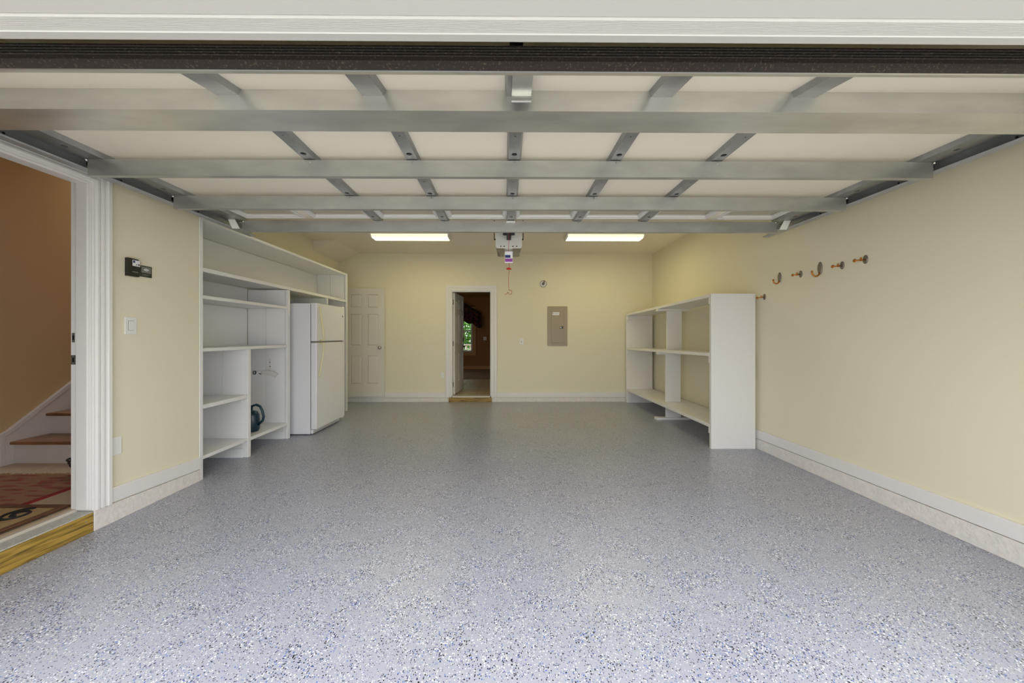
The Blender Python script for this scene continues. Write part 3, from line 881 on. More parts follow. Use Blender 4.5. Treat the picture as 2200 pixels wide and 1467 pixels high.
# back doorway: casing, jamb, sill, inner leaf
bm = bmesh.new()
PB = [(0.0, 0.0), (0.0, 0.012), (0.015, 0.016), (0.055, 0.013), (0.060, 0.020), (0.085, 0.024), (0.112, 0.022), (0.112, 0.0)]
casing(bm, DB[0], DB[1], 0.088, DB[3], PB, lambda u, v, p: (u, YB - p, v))
struct(obj('trim_12', bm, 'trim_white'), 'white casing of the back doorway')
bm = bmesh.new()
bx(bm, DB[0] - 0.001, DB[0] + 0.016, YB - 0.003, YB + 0.122, 0.115, DB[3]); bx(bm, DB[1] - 0.016, DB[1] + 0.001, YB - 0.003, YB + 0.122, 0.115, DB[3])
bx(bm, DB[0] + 0.016, DB[1] - 0.016, YB - 0.003, YB + 0.122, DB[3] - 0.016, DB[3])
struct(obj('trim_13', bm, 'trim_white'), 'white jamb of the back doorway')
t = thing('door_sill', 'short treated lumber sill with pale threshold under the back doorway', 'door sill', (-0.67, YB, 0))
box_obj('face_board', (-1.11, DB[1] + 0.012, YB - 0.035, YB - 0.0145, 0.0, 0.090), 'treated_lumber_cross', t, 0.003)
box_obj('threshold_strip', (DB[0] + 0.017, DB[1] - 0.017, YB - 0.03, YB + 0.12, 0.091, 0.117), 'threshold', t, 0.004)
box_obj('sill_core', (DB[0] + 0.001, DB[1] - 0.001, YB, YB + 0.12, 0.0, 0.090), 'treated_lumber_cross', t)

d2 = bpy.data.objects.new('door_2', None); COL.objects.link(d2); d2.location = (DB[0] + 0.03, YB + 0.09, 0.13)
struct(d2, 'white six panel door swung open into the room beyond the back doorway')
ang = math.radians(84)
ca, sa = math.cos(ang), math.sin(ang)
hx, hy = DB[0] + 0.055, YB + 0.100
six_panel(d2, 0.765, 2.040, 0.042, lambda u, v, p: (hx + u * ca - (0.042 - p) * sa * 1.0, hy + u * sa + (0.042 - p) * ca, 0.132 + v))
for z in (0.33, 1.15, 1.98):
    box_obj('hinge', (DB[0] + 0.0165, DB[0] + 0.030, YB + 0.085, YB + 0.098, z - 0.05, z + 0.05), 'aged_bronze', d2)
def on_leaf(u, v, p):
    return Vector((hx + u * ca + p * sa, hy + u * sa - p * ca, 0.132 + v))
bm = bmesh.new(); lathe(bm, [(0.030, 0), (0.026, 0.014), (0.008, 0.018)], on_leaf(0.70, 1.085, 0.0), (sa, -ca, 0), 14)
obj('deadbolt', bm, 'black_plastic', d2)
bm = bmesh.new(); tube(bm, [on_leaf(0.70, 0.94, 0.0), on_leaf(0.70, 0.94, 0.05), on_leaf(0.67, 0.945, 0.058), on_leaf(0.60, 0.93, 0.058)], [0.024, 0.010, 0.010, 0.008], 8)
obj('lever_handle', bm, 'black_plastic', d2)

# ------------------------------------------------------------------ room beyond the back doorway
RY = 12.0
struct(box_obj('floor_room', (-3.2, 1.6, YB + 0.12, RY, 0.0, 0.108), 'grout'), 'floor base of the room beyond')
flr = bpy.data.objects['floor_room']
for i in range(8):
    for j in range(6):
        x0 = -2.2 + i * 0.405; y0 = YB + 0.125 + j * 0.405
        box_obj('floor_tile', (x0, x0 + 0.398, y0, y0 + 0.398, 0.108, 0.116), 'tile_tan', flr, 0.002)
struct(box_obj('floor_carpet', (-3.2, 1.6, YB + 0.125 + 6 * 0.405, RY, 0.108, 0.118), 'room_carpet'), 'tan carpet in the room beyond')
WN = (-2.55, -1.17, 0.74, 2.25)
bm = bmesh.new()
wall_with_holes(bm, lambda a, b, c, d: bx(bm, a, b, RY, RY + 0.14, c, d), -3.3, 1.7, 0, 2.82, [WN])
struct(obj('wall_room_back', bm, 'room_wall'), 'brown wall with window in the room beyond')
bm = bmesh.new()
wall_with_holes(bm, lambda a, b, c, d: bx(bm, -3.3, -3.2, a, b, c, d), YB + 0.12, RY, 0, 2.82, [(9.3, 10.2, 0.85, 2.1)])  # hole added out of view so daylight reaches this room
struct(obj('wall_room_left', bm, 'room_wall'), 'left wall of the room beyond')
struct(box_obj('wall_room_right', (1.6, 1.7, YB + 0.12, RY, 0, 2.82), 'room_wall'), 'right wall of the room beyond')
struct(box_obj('ceiling_room', (-3.3, 1.7, YB + 0.12, RY + 0.14, 2.72, 2.82), 'room_wall'), 'ceiling of the room beyond')
struct(box_obj('baseboard_room', (-3.2, 1.6, RY - 0.02, RY, 0.118, 0.235), 'room_trim', bevel=0.004), 'tan baseboard of the room beyond')
wn = bpy.data.objects.new('window_1', None); COL.objects.link(wn); wn.location = (-1.86, RY, WN[2])
struct(wn, 'tan framed window looking onto green shrubs in the room beyond')
bm = bmesh.new()
bx(bm, WN[1], WN[1] + 0.13, RY - 0.025, RY - 0.001, WN[2] - 0.13, WN[3] + 0.13); bx(bm, WN[0] - 0.13, WN[0], RY - 0.025, RY - 0.001, WN[2] - 0.13, WN[3] + 0.13)
bx(bm, WN[0], WN[1], RY - 0.025, RY - 0.001, WN[2] - 0.13, WN[2]); bx(bm, WN[0], WN[1], RY - 0.025, RY - 0.001, WN[3], WN[3] + 0.13)
obj('window_casing', bm, 'room_trim', wn, 0.004)
bm = bmesh.new()
for (a, b, c, d) in ((WN[0], WN[0] + 0.05, WN[2], WN[3]), (WN[1] - 0.05, WN[1], WN[2], WN[3]), (WN[0] + 0.05, WN[1] - 0.05, WN[2], WN[2] + 0.05), (WN[0] + 0.05, WN[1] - 0.05, WN[3] - 0.05, WN[3]), (WN[0] + 0.05, WN[1] - 0.05, 1.47, 1.52)):
    bx(bm, a, b, RY + 0.04, RY + 0.09, c, d)
obj('sash_frame', bm, 'rail_white', wn)
for c, d in ((WN[2] + 0.05, 1.47), (1.52, WN[3] - 0.05)):
    box_obj('pane', (WN[0] + 0.05, WN[1] - 0.05, RY + 0.062, RY + 0.066, c, d), 'window_glass', wn)
# valance
va = thing('window_valance', 'dark red patterned valance over the far room window', 'valance', (-1.9, RY - 0.06, 2.1))
bm = bmesh.new()
nU, nV = 64, 8
grid = []
for i in range(nU + 1):
    u = i / nU
    x = -2.95 + u * 2.09
    dist = abs(x + 1.90) / 1.05
    top = 2.46 - 0.34 * max(0, (dist - 0.42)) / 0.58
    bot = 1.86 - 0.30 * max(0, dist - 0.35) - 0.05 * abs(math.sin(u * 22))
    if dist > 0.72: bot -= 0.10 * (dist - 0.72) / 0.28
    row = []
    for j in range(nV + 1):
        v = j / nV
        row.append(bm.verts.new((x + 0.10 * (v if x > -1.9 else -v) * max(0, dist - 0.6), RY - 0.10 - 0.030 * math.sin(u * 75) * (0.4 + 0.6 * v) - 0.03 * v, top + (bot - top) * v)))
    grid.append(row)
for i in range(nU):
    for j in range(nV):
        bm.faces.new([grid[i][j], grid[i + 1][j], grid[i + 1][j + 1], grid[i][j + 1]])
o = obj('valance_cloth', bm, 'valance_cloth', va, smooth=True)
md = o.modifiers.new('thick', 'SOLIDIFY'); md.thickness = 0.006
bm = bmesh.new(); tube(bm, [(-2.75, RY - 0.07, 2.36), (-1.05, RY - 0.07, 2.36)], 0.014, 8)
obj('rod', bm, 'bark', va)
for x in (-2.7, -1.1):
    box_obj('rod_bracket', (x - 0.01, x + 0.01, RY - 0.075, RY - 0.0, 2.345, 2.375), 'bark', va)
room3 = lambda u, v, p: (u, RY - p, v)
plate('light_switch', 'pale switch plate on the brown wall of the room beyond', 'light switch', room3, -0.72, 1.215, 0.115, 0.12, 'toggle')

# outdoors behind that window
struct(box_obj('lawn', (-12, 10, RY + 0.2, RY + 22, -0.2, 0.0), 'lawn'), 'green lawn behind the house')
def shrub(name, label, c, rad, n, m, seed):
    rnd = random.Random(seed)
    t = thing(name, label, 'shrub', (c[0], c[1], 0), 'shrubs behind the house')
    bm = bmesh.new()
    for _ in range(n):
        d = Vector((rnd.gauss(0, 1), rnd.gauss(0, 1), rnd.gauss(0, 1))).normalized() * rad * (0.55 + 0.45 * rnd.random())
        p = Vector(c) + Vector((d.x, d.y, d.z * 1.25))
        if p.z < 0.05: continue
        q = Matrix.Rotation(rnd.uniform(0, 6.3), 3, Vector((rnd.gauss(0, 1), rnd.gauss(0, 1), rnd.gauss(0, 1))).normalized())
        s = rnd.uniform(0.06, 0.12)
        vv = [bm.verts.new(p + q @ Vector(k) * s) for k in ((-1, 0, 0), (0, -0.5, 0.1), (1, 0, 0), (0, 0.5, 0.1))]
        bm.faces.new(vv)
    o = obj('foliage', bm, m, t); o['kind'] = 'stuff'
    bm = bmesh.new(); tube(bm, [(c[0], c[1], 0), (c[0] + 0.05, c[1], c[2])], [0.06, 0.03], 8)
    obj('trunk', bm, 'bark', t)
shrub('garden_shrub', 'bright green shrub right outside the far window', (-1.75, 14.0, 1.5), 0.80, 1300, 'leaf_green', 1)
shrub('garden_shrub', 'darker green shrub filling the left of the far window', (-3.55, 14.6, 1.4), 0.90, 1300, 'leaf_dark', 2)
shrub('garden_shrub', 'tall pale green shrub rising behind the others outside the far window', (-2.3, 17.6, 2.6), 1.7, 2500, 'leaf_green', 3)
rl = thing('deck_railing', 'white railing low outside the far window', 'railing', (-2.0, 12.9, 0))
box_obj('top_rail', (-3.6, -0.9, 12.88, 12.96, 0.94, 0.99), 'rail_white', rl)
box_obj('bottom_rail', (-3.6, -0.9, 12.89, 12.95, 0.10, 0.15), 'rail_white', rl)
for k in range(21):
    box_obj('baluster', (-3.58 + k * 0.13, -3.53 + k * 0.13, 12.90, 12.94, 0.151, 0.939), 'rail_white', rl)
for x in (-3.6, -0.9):
    box_obj('rail_post', (x - 0.05, x + 0.05, 12.86, 12.98, -0.02, 1.05), 'rail_white', rl)

# ------------------------------------------------------------------ things on the back wall
t = thing('breaker_panel', 'grey electrical breaker panel recessed in the back wall', 'breaker panel', (1.037, YB, 1.5))
box_obj('flange', (0.839, 1.235, YB - 0.012, YB, 1.107, 1.890), 'panel_grey', t, 0.002)
pd = box_obj('panel_door', (0.918, 1.158, YB - 0.022, YB - 0.0122, 1.168, 1.775), 'panel_grey', t, 0.004)
box_obj('door_rib', (1.070, 1.076, YB - 0.0245, YB - 0.0222, 1.19, 1.75), 'panel_grey', pd)
box_obj('door_hinge_strip', (0.905, 0.9175, YB - 0.018, YB - 0.0122, 1.168, 1.775), 'panel_grey', t)
prism_bm = bmesh.new(); prism(prism_bm, [(0.90, 1.138), (1.17, 1.138), (1.150, 1.165), (0.925, 1.165)], 'y', YB - 0.018, YB - 0.0122)
obj('bottom_bend', prism_bm, 'panel_grey', t)
lb_ = box_obj('label', (0.940, 1.075, YB - 0.0236, YB - 0.0222, 1.715, 1.772), 'paper_white', pd)
box_obj('label_mark', (0.948, 0.962, YB - 0.0244, YB - 0.0236, 1.738, 1.754), 'black_plastic', pd)
box_obj('label_print', (0.975, 1.060, YB - 0.0244, YB - 0.0236, 1.742, 1.748), 'control_grey', pd)
box_obj('latch', (1.083, 1.150, YB - 0.030, YB - 0.0222, 1.450, 1.492), 'control_black', pd, 0.004)
bm = bmesh.new(); lathe(bm, [(0.013, 0), (0.011, 0.004)], (1.102, YB - 0.030, 1.471), (0, -1, 0), 14)
obj('lock', bm, 'steel', pd)
t = thing('pipe_escutcheon', 'small round white wall cover with a metal stub high on the back wall', 'wall cover', (0.757, YB, 2.335))
bm = bmesh.new(); lathe(bm, [(0.066, 0), (0.064, 0.006), (0.045, 0.012), (0.030, 0.014)], (0.757, YB, 2.335), (0, -1, 0), 24)
obj('cover', bm, 'plate_white', t, smooth=True)
bm = bmesh.new(); tube(bm, [(0.757 + 0.064 * math.cos(k * math.pi / 12), YB - 0.007, 2.335 + 0.064 * math.sin(k * math.pi / 12)) for k in range(25)], 0.005, 6, False)
obj('rim', bm, 'control_grey', t)
bm = bmesh.new(); lathe(bm, [(0.030, 0), (0.026, 0.006)], (0.757, YB - 0.013, 2.335), (0, -1, 0), 16)
obj('collar', bm, 'aged_bronze', t)
bm = bmesh.new(); tube(bm, [(0.757, YB - 0.012, 2.335), (0.760, YB - 0.05, 2.337), (0.768, YB - 0.062, 2.365), (0.770, YB - 0.062, 2.395)], [0.018, 0.016, 0.013, 0.009], 8)
obj('stub', bm, 'aged_bronze', t)

# ------------------------------------------------------------------ open shelf unit on the right
su = thing('shelf_unit', 'white open three tier wooden shelf unit along the right wall', 'shelf unit', (2.63, 5.2, 0))
SX0, SX1, SY0, SY1 = 2.374, 2.886, 3.84, 6.57
def rack(o):
    for v in o.data.vertices:
        v.co.z *= 1 - 0.032 * (v.co.y - SY0) / (SY1 - SY0)
    return o
def sbox(nm, d, bev=0.002):
    return rack(box_obj(nm, d, 'shelf_worn_white', su, bev))
sbox('end_panel', (SX0, SX1, SY0, SY0 + 0.036, 0.0, 1.79), 0.003)
sbox('end_panel', (SX0, SX1, SY1 - 0.036, SY1, 0.0, 1.79), 0.003)
xm = (SX0 + SX1) / 2
for zt, nm in ((1.79, 'top_board'), (1.105, 'shelf_board'), (0.280, 'shelf_board')):
    a, b = SY0 + 0.0365, SY1 - 0.0365
    if nm == 'top_board':
        z0, z1 = 1.752, 1.79
    else:
        z0, z1 = zt - 0.038, zt
    sbox(nm, (SX0, xm - 0.0015, a, b, z0, z1), 0.003)
    sbox(nm, (xm + 0.0015, SX1, a, b, z0, z1), 0.003)
    cz = z0
    sbox('end_cleat', (SX0 + 0.01, SX1 - 0.02, a, a + 0.036, cz - 0.075, cz - 0.0005))
    sbox('end_cleat', (SX0 + 0.01, SX1 - 0.02, b - 0.036, b, cz - 0.075, cz - 0.0005))
YD = 5.2
for z0, z1, dx in ((0.0365, 0.2415, 0.0), (0.2805, 1.032, -0.006), (1.1055, 1.717, 0.012)):
    sbox('divider_board', (2.512 + dx, 2.742 + dx, YD, YD + 0.034, z0, z1))
for z0, z1 in ((1.0325, 1.0665), (1.7175, 1.7515), (0.0, 0.036)):
    sbox('divider_cleat', (SX0 - 0.02 if z0 == 0 else SX0 + 0.004, SX1 - 0.01, YD - 0.02, YD + 0.07, z0, z1))

# ------------------------------------------------------------------ hooks on the right wall
def peg(label, y, z, L, s=1.0):
    t = thing('wall_peg', label, 'hook', (XR, y, z), 'hooks on the right wall')
    bm = bmesh.new(); lathe(bm, [(1, 0), (1, 0.4), (0.75, 1.0)], (0, 0, 0), (-1, 0, 0), 18)
    for v in bm.verts:
        v.co = Vector((XR + v.co.x * 0.007, y + v.co.y * 0.019 * s, z + v.co.z * 0.034 * s))
    obj('back_plate', bm, 'aged_bronze', t, smooth=False)
    bm = bmesh.new(); tube(bm, [(XR - 0.006, y, z - 0.002), (XR - L + 0.008, y, z - 0.010)], 0.0052 * s, 8)
    obj('rod', bm, 'brass', t, smooth=True)
    bm = bmesh.new(); lathe(bm, [(0.012 * s, 0), (0.014 * s, 0.004), (0.012 * s, 0.008)], (XR - L + 0.009, y, z - 0.010), (-1, 0, 0), 12)
    obj('tip', bm, 'brass', t, smooth=True)
    bm = bmesh.new(); lathe(bm, [(0.009 * s, 0), (0.009 * s, 0.006)], (XR - 0.034, y, z - 0.005), (-1, 0, 0), 10)
    obj('collar', bm, 'brass', t)
    bm = bmesh.new(); tube(bm, [(XR - 0.037, y, z), (XR - 0.039, y, z + 0.016 * s)], [0.005, 0.007], 8)
    obj('nub', bm, 'brass', t)
def jhook(label, y, z, s=1.0):
    t = thing('wall_hook', label, 'hook', (XR, y, z), 'hooks on the right wall')
    bm = bmesh.new(); lathe(bm, [(1, 0), (1, 0.5), (0.85, 1.0)], (0, 0, 0), (-1, 0, 0), 22)
    for v in bm.verts:
        v.co = Vector((XR + v.co.x * 0.009, y + v.co.y * 0.021 * s, z + v.co.z * 0.056 * s))
    obj('back_plate', bm, 'aged_bronze', t)
    pts = [(XR - 0.006, y, z - 0.040 * s)]
    for k in range(9):
        a = math.radians(325 - 152 * k / 8)
        pts.append((XR - 0.040 * s + 0.034 * s * math.cos(a), y, z - 0.036 * s + 0.036 * s * math.sin(a)))
    bm = bmesh.new(); tube(bm, pts, [0.007] + [0.0075 - 0.0002 * k for k in range(9)], 8)
    obj('hook_arm', bm, 'brass', t, smooth=True)
    bm = bmesh.new(); lathe(bm, [(0.007, 0), (0.0095, 0.004), (0.007, 0.009)], pts[-1], (0, 0, 1), 10)
    obj('hook_tip', bm, 'brass', t, smooth=True)
peg('brass wall peg beside the top of the white shelf unit', 3.755, 1.742, 0.088)
jhook('curved copper coat hook, the left of the two curved hooks on the right wall', 3.546, 1.925, 0.94)
peg('brass wall peg between the two curved coat hooks', 3.293, 1.913, 0.086)
jhook('curved copper coat hook, the right of the two curved hooks on the right wall', 3.088, 1.930, 1.05)
peg('brass wall peg just right of the second curved coat hook', 2.885, 1.913, 0.090)
peg('rightmost and highest brass wall peg of the row of hooks', 2.697, 1.922, 0.094, 1.05)

# ------------------------------------------------------------------ overhead door, rolled up
gd = thing('garage_door', 'raised cream overhead garage door with galvanized struts and stiles', 'garage door', (0.05, 2.1, 2.26))
GC = 0.055
DX0, DX1 = -2.515, 2.625
STX = [GC + k * 0.615 for k in (-2, -1, 0, 1, 2)]

def stile_mesh(x0, x1, y0, y1, z, zt, holes):
    """hat-shaped strip: face at z with round holes, sides up to zt"""
    bm = bmesh.new()
    ycuts = [y0]
    for hy, r in holes:
        ycuts += [hy - r * 1.5, hy + r * 1.5]
    ycuts.append(y1)
    for i, (a, b) in enumerate(zip(ycuts, ycuts[1:])):
        if i % 2 == 1:
            hy, r = holes[i // 2]
            xc = (x0 + x1) / 2
            n = 12
            ring = [bm.verts.new((xc + r * math.cos(2 * math.pi * k / n), hy + r * 0.9 * math.sin(2 * math.pi * k / n), z)) for k in range(n)]
            deep = [bm.verts.new((v.co.x, v.co.y, z + 0.006)) for v in ring]
            out = []
            for k in range(n):
                c, s = math.cos(2 * math.pi * k / n), math.sin(2 * math.pi * k / n)
                m_ = max(abs(c), abs(s))
                out.append(bm.verts.new((xc + (x1 - x0) / 2 * c / m_, hy + r * 1.5 * s / m_, z)))
            corners = {}
            for k in range(n):
                k2 = (k + 1) % n
                bm.faces.new([out[k], out[k2], ring[k2], ring[k]])
                bm.faces.new([ring[k], ring[k2], deep[k2], deep[k]])
                # fill the corner where the outline turns
                p, q = out[k].co, out[k2].co
                if abs(p.x - q.x) > 1e-6 and abs(p.y - q.y) > 1e-6:
                    cx_ = x1 if (p.x + q.x) / 2 > xc else x0
                    cy_ = hy + r * 1.5 * (1 if (p.y + q.y) / 2 > hy else -1)
                    cv = bm.verts.new((cx_, cy_, z))
                    bm.faces.new([out[k], cv, out[k2]])
        else:
            bm.faces.new([bm.verts.new(p) for p in ((x0, a, z), (x1, a, z), (x1, b, z), (x0, b, z))])
    for xa, xb in ((x0, x0 - 0.010), (x1, x1 + 0.010)):
        bm.faces.new([bm.verts.new(p) for p in ((xa, y0, z), (xa, y1, z), (xb, y1, zt), (xb, y0, zt))])
    return bm

def strut(name, x0, x1, y, z0, z1, depth, par, material='galvanized', lip=0.012):
    """folded channel: front web, top and bottom flanges, return lips"""
    th = 0.003
    bm = bmesh.new()
    prof = [(y, z0), (y + depth, z0), (y + depth, z0 + lip), (y + depth - th, z0 + lip), (y + depth - th, z0 + th), (y + th, z0 + th),
            (y + th, z1 - th), (y + depth - th, z1 - th), (y + depth - th, z1 - lip), (y + depth, z1 - lip), (y + depth, z1), (y, z1)]
    prism(bm, prof, 'x', x0, x1)
    return obj(name, bm, material, par)

PZ = 2.388
secs = [(1.165, 1.555), (1.562, 2.085), (2.092, 2.625), (2.632, 3.145)]
sections = []
for i, (ya, yb) in enumerate(secs):
    if i == 0:
        bm = bmesh.new()
        prism(bm, [(1.19, 2.296), (yb, 2.375), (yb, 2.42), (1.19, 2.324)], 'x', DX0, DX1)
        s = obj('door_section', bm, 'panel_cream', gd)
    elif i < 3:
        s = box_obj('door_section', (DX0, DX1, ya, yb, PZ, PZ + 0.045), 'panel_cream', gd, 0.003)
    else:
        # top section: a frame with eight glazed lights
        lights = []
        for k in range(8):
            xc = GC + (k - 3.5) * 0.615
            lights.append((xc - 0.245, xc + 0.245, ya + 0.13, yb - 0.085))
        bm = bmesh.new()
        wall_with_holes(bm, lambda a, b, c, d: bx(bm, a, b, c, d, PZ, PZ + 0.045), DX0, DX1, ya, yb, lights)
        s = obj('door_section', bm, 'panel_cream', gd)
        for (a, b, c, d) in lights:
            bm = bmesh.new()
            loops = [(-0.028, PZ), (-0.026, PZ - 0.009), (-0.012, PZ - 0.012), (-0.004, PZ - 0.006), (0.008, PZ - 0.005), (0.016, PZ + 0.008), (0.016, PZ + 0.018)]
            rings = [[bm.verts.new(p) for p in ((a + e, c + e, z), (b - e, c + e, z), (b - e, d - e, z), (a + e, d - e, z))] for e, z in loops]
            for r0, r1 in zip(rings, rings[1:]):
                for k in range(4):
                    bm.faces.new([r0[k], r0[(k + 1) % 4], r1[(k + 1) % 4], r1[k]])
            obj('light_frame', bm, 'trim_white', s)
            box_obj('pane', (a + 0.002, b - 0.002, c + 0.002, d - 0.002, PZ + 0.019, PZ + 0.024), 'frosted_glass', s)
    sections.append(s)

# stiles
for i, (ya, yb) in enumerate(secs):
    s = sections[i]
    for k, x in enumerate(STX):
        w = 0.033
        if i == 0:
            bm = stile_mesh(x - w - 0.012, x + w + 0.012, 1.206, 1.455, 0, 0.024, [])
            # lean with the bottom section
            for v in bm.verts:
                top = v.co.z > 0.01
                base = 2.296 + (v.co.y - 1.19) * (2.375 - 2.296) / (yb - 1.19)
                v.co.z = base - (0.0 if top else 0.026)
            obj('stile', bm, 'galvanized_stile', s)
        else:
            hl = [(ya + 0.08, 0.0045), (ya + 0.17, 0.0075), (ya + 0.22, 0.0045), (yb - 0.125, 0.017)] if i < 3 else [(yb - 0.33, 0.004), (yb - 0.20, 0.014)]
            if i == 3: hl = [(2.86, 0.004), (2.985, 0.014)]
            bm = stile_mesh(x - w, x + w, ya + 0.002, yb - 0.012, 2.362, PZ, hl)
            obj('stile', bm, 'galvanized_stile', s)
            bm = bmesh.new()
            for hy, r in hl:
                bx(bm, x - r * 1.1, x + r * 1.1, hy - r, hy + r, 2.3682, 2.369)
            obj('hole_shade', bm, 'hole_dark', s)  # black sheet stands in for the shade inside the holes
    # end stiles
    if i > 0:
        for x0, x1 in ((DX0 + 0.004, DX0 + 0.115), (DX1 - 0.115, DX1 - 0.004)):
            bm = stile_mesh(x0, x1, ya + 0.002, yb - 0.012, 2.358, PZ, [(yb - 0.20, 0.014)])
            obj('end_stile', bm, 'galvanized_stile', s)
        for x0, x1 in ((DX0 - 0.006, DX0 - 0.0005), (DX1 + 0.0005, DX1 + 0.006)):
            box_obj('edge_strip', (x0, x1, ya + 0.002, yb - 0.002, PZ - 0.012, PZ + 0.045), 'wood_edge', s)

# struts
strut('strut', DX0 + 0.005, DX1 - 0.005, 1.430, 2.260, 2.366, 0.148, sections[0], 'galvanized_bright')
for i, y in ((1, 2.020), (2, 2.540), (3, 3.086)):
    strut('strut', DX0 + (0.02 if i < 3 else 0.10), DX1 - (0.02 if i < 3 else 0.10), y, 2.260, 2.3575, 0.030, sections[i])
# lift handle on the bottom section
h = bmesh.new()
bx(h, 0.028, 0.106, 1.25, 1.352, 2.281, 2.285)
bx(h, 0.026, 0.108, 1.352, 1.357, 2.266, 2.306)
bx(h, 0.026, 0.108, 1.352, 1.376, 2.264, 2.268)
tube(h, [(0.026, 1.378, 2.266), (0.108, 1.378, 2.266)], 0.005, 8)
obj('lift_handle', h, 'galvanized_bright', sections[0])
for yy in (1.22, 1.255):
    bm = bmesh.new(); lathe(bm, [(0.006, 0), (0.006, 0.005), (0.003, 0.007)], (0.066, yy, 2.292 + (yy - 1.165) * 0.213 - 0.026), (0, 0, -1), 8)
    obj('bolt', bm, 'steel', sections[0])
# hinges and bolts at the section joints
for i in (0, 1, 2, 3):
    y = (1.430, 2.020, 2.540, 3.086)[i]
    for x in STX:
        bm = bmesh.new(); lathe(bm, [(0.007, 0), (0.007, 0.004), (0.004, 0.008)], (x + 0.004, y, 2.345), (0, -1, 0), 8)
        obj('bolt', bm, 'steel', sections[i])
        if 0 < i < 3:
            ya = secs[i + 1][0]
            bm = bmesh.new()
            bx(bm, x - 0.026, x + 0.026, y + 0.036, ya + 0.045, 2.352, 2.3565)
            lathe(bm, [(0.006, 0), (0.006, 0.064)], (x - 0.032, ya - 0.004, 2.350), (1, 0, 0), 8)
            obj('hinge', bm, 'galvanized_bright', sections[i])
            bm = bmesh.new(); lathe(bm, [(0.006, 0), (0.006, 0.004)], (x, ya + 0.03, 2.352), (0, 0, -1), 8)
            obj('bolt', bm, 'steel', sections[i])
    if i > 0:
        for x, sgn in ((DX0 + 0.02, -1), (DX1 - 0.02, 1)):
            bm = bmesh.new(); lathe(bm, [(0.008, 0), (0.008, 0.004), (0.004, 0.008)], (x + (0 if i < 3 else -sgn * 0.1), y - 0.004, 2.350), (0, -1, 0), 8)
            obj('bolt', bm, 'steel', sections[i])
            # roller: stem plus wheel in the track
            bm = bmesh.new(); tube(bm, [(x - sgn * 0.03, y + 0.06, 2.345), (x + sgn * 0.055, y + 0.06, 2.352)], 0.005, 8)
            obj('roller_stem', bm, 'steel', sections[i])
            bm = bmesh.new(); lathe(bm, [(0.008, 0), (0.021, 0.001), (0.021, 0.010), (0.008, 0.011)], (x + sgn * 0.047, y + 0.06, 2.352), (sgn, 0, 0), 14)
            obj('roller', bm, 'dark_steel', sections[i])
# top roller brackets
for x, sgn in ((DX0 + 0.025, -1), (DX1 - 0.025, 1)):
    bm = bmesh.new()
    pts = [(x - 0.030, 3.050, 2.384), (x + 0.030, 3.050, 2.384), (x + 0.034 - sgn * 0.040, 3.068, 2.280), (x - 0.034 - sgn * 0.040, 3.068, 2.280)]
    a = [bm.verts.new(p) for p in pts]; b = [bm.verts.new((p[0], p[1] + 0.004, p[2])) for p in pts]
    bm.faces.new(a); bm.faces.new(b[::-1])
    for k in range(4):
        bm.faces.new([a[k], a[(k + 1) % 4], b[(k + 1) % 4], b[k]])
    obj('top_bracket', bm, 'opener_white', sections[3])
    bm = bmesh.new(); bx(bm, x - sgn * 0.040 - 0.05, x - sgn * 0.040 + 0.05, 3.074, 3.20, 2.280, 2.284)
    obj('bracket_foot', bm, 'galvanized', sections[3])
    bm = bmesh.new(); bx(bm, x - sgn * 0.075 - 0.012, x - sgn * 0.075 + 0.012, 3.078, 3.085, 2.29, 2.33)
    obj('bracket_bolt', bm, 'steel', sections[3])
# bottom seal and its retainer
bm = bmesh.new()
prof = [(1.160, 2.299), (1.185, 2.299), (1.185, 2.236), (1.168, 2.225), (1.152, 2.229)]
prof += [(1.146, 2.240)]
for k in range(4):
    z = 2.2545 + k * 0.0095
    prof += [(1.1465, z), (1.1435, z + 0.0015), (1.1435, z + 0.0030), (1.1465, z + 0.0045), (1.1500, z + 0.0060), (1.1500, z + 0.0085)]
prof += [(1.1465, 2.293)]
prism(bm, prof, 'x', DX0 + 0.03, DX1 - 0.03)
obj('bottom_seal', bm, 'seal_rubber', gd)
bm = bmesh.new(); prism(bm, [(1.172, 2.233), (1.184, 2.231), (1.205, 2.238), (1.205, 2.296), (1.187, 2.296), (1.187, 2.2375)], 'x', DX0 + 0.02, DX1 - 0.02)
obj('seal_retainer', bm, 'galvanized_bright', gd)

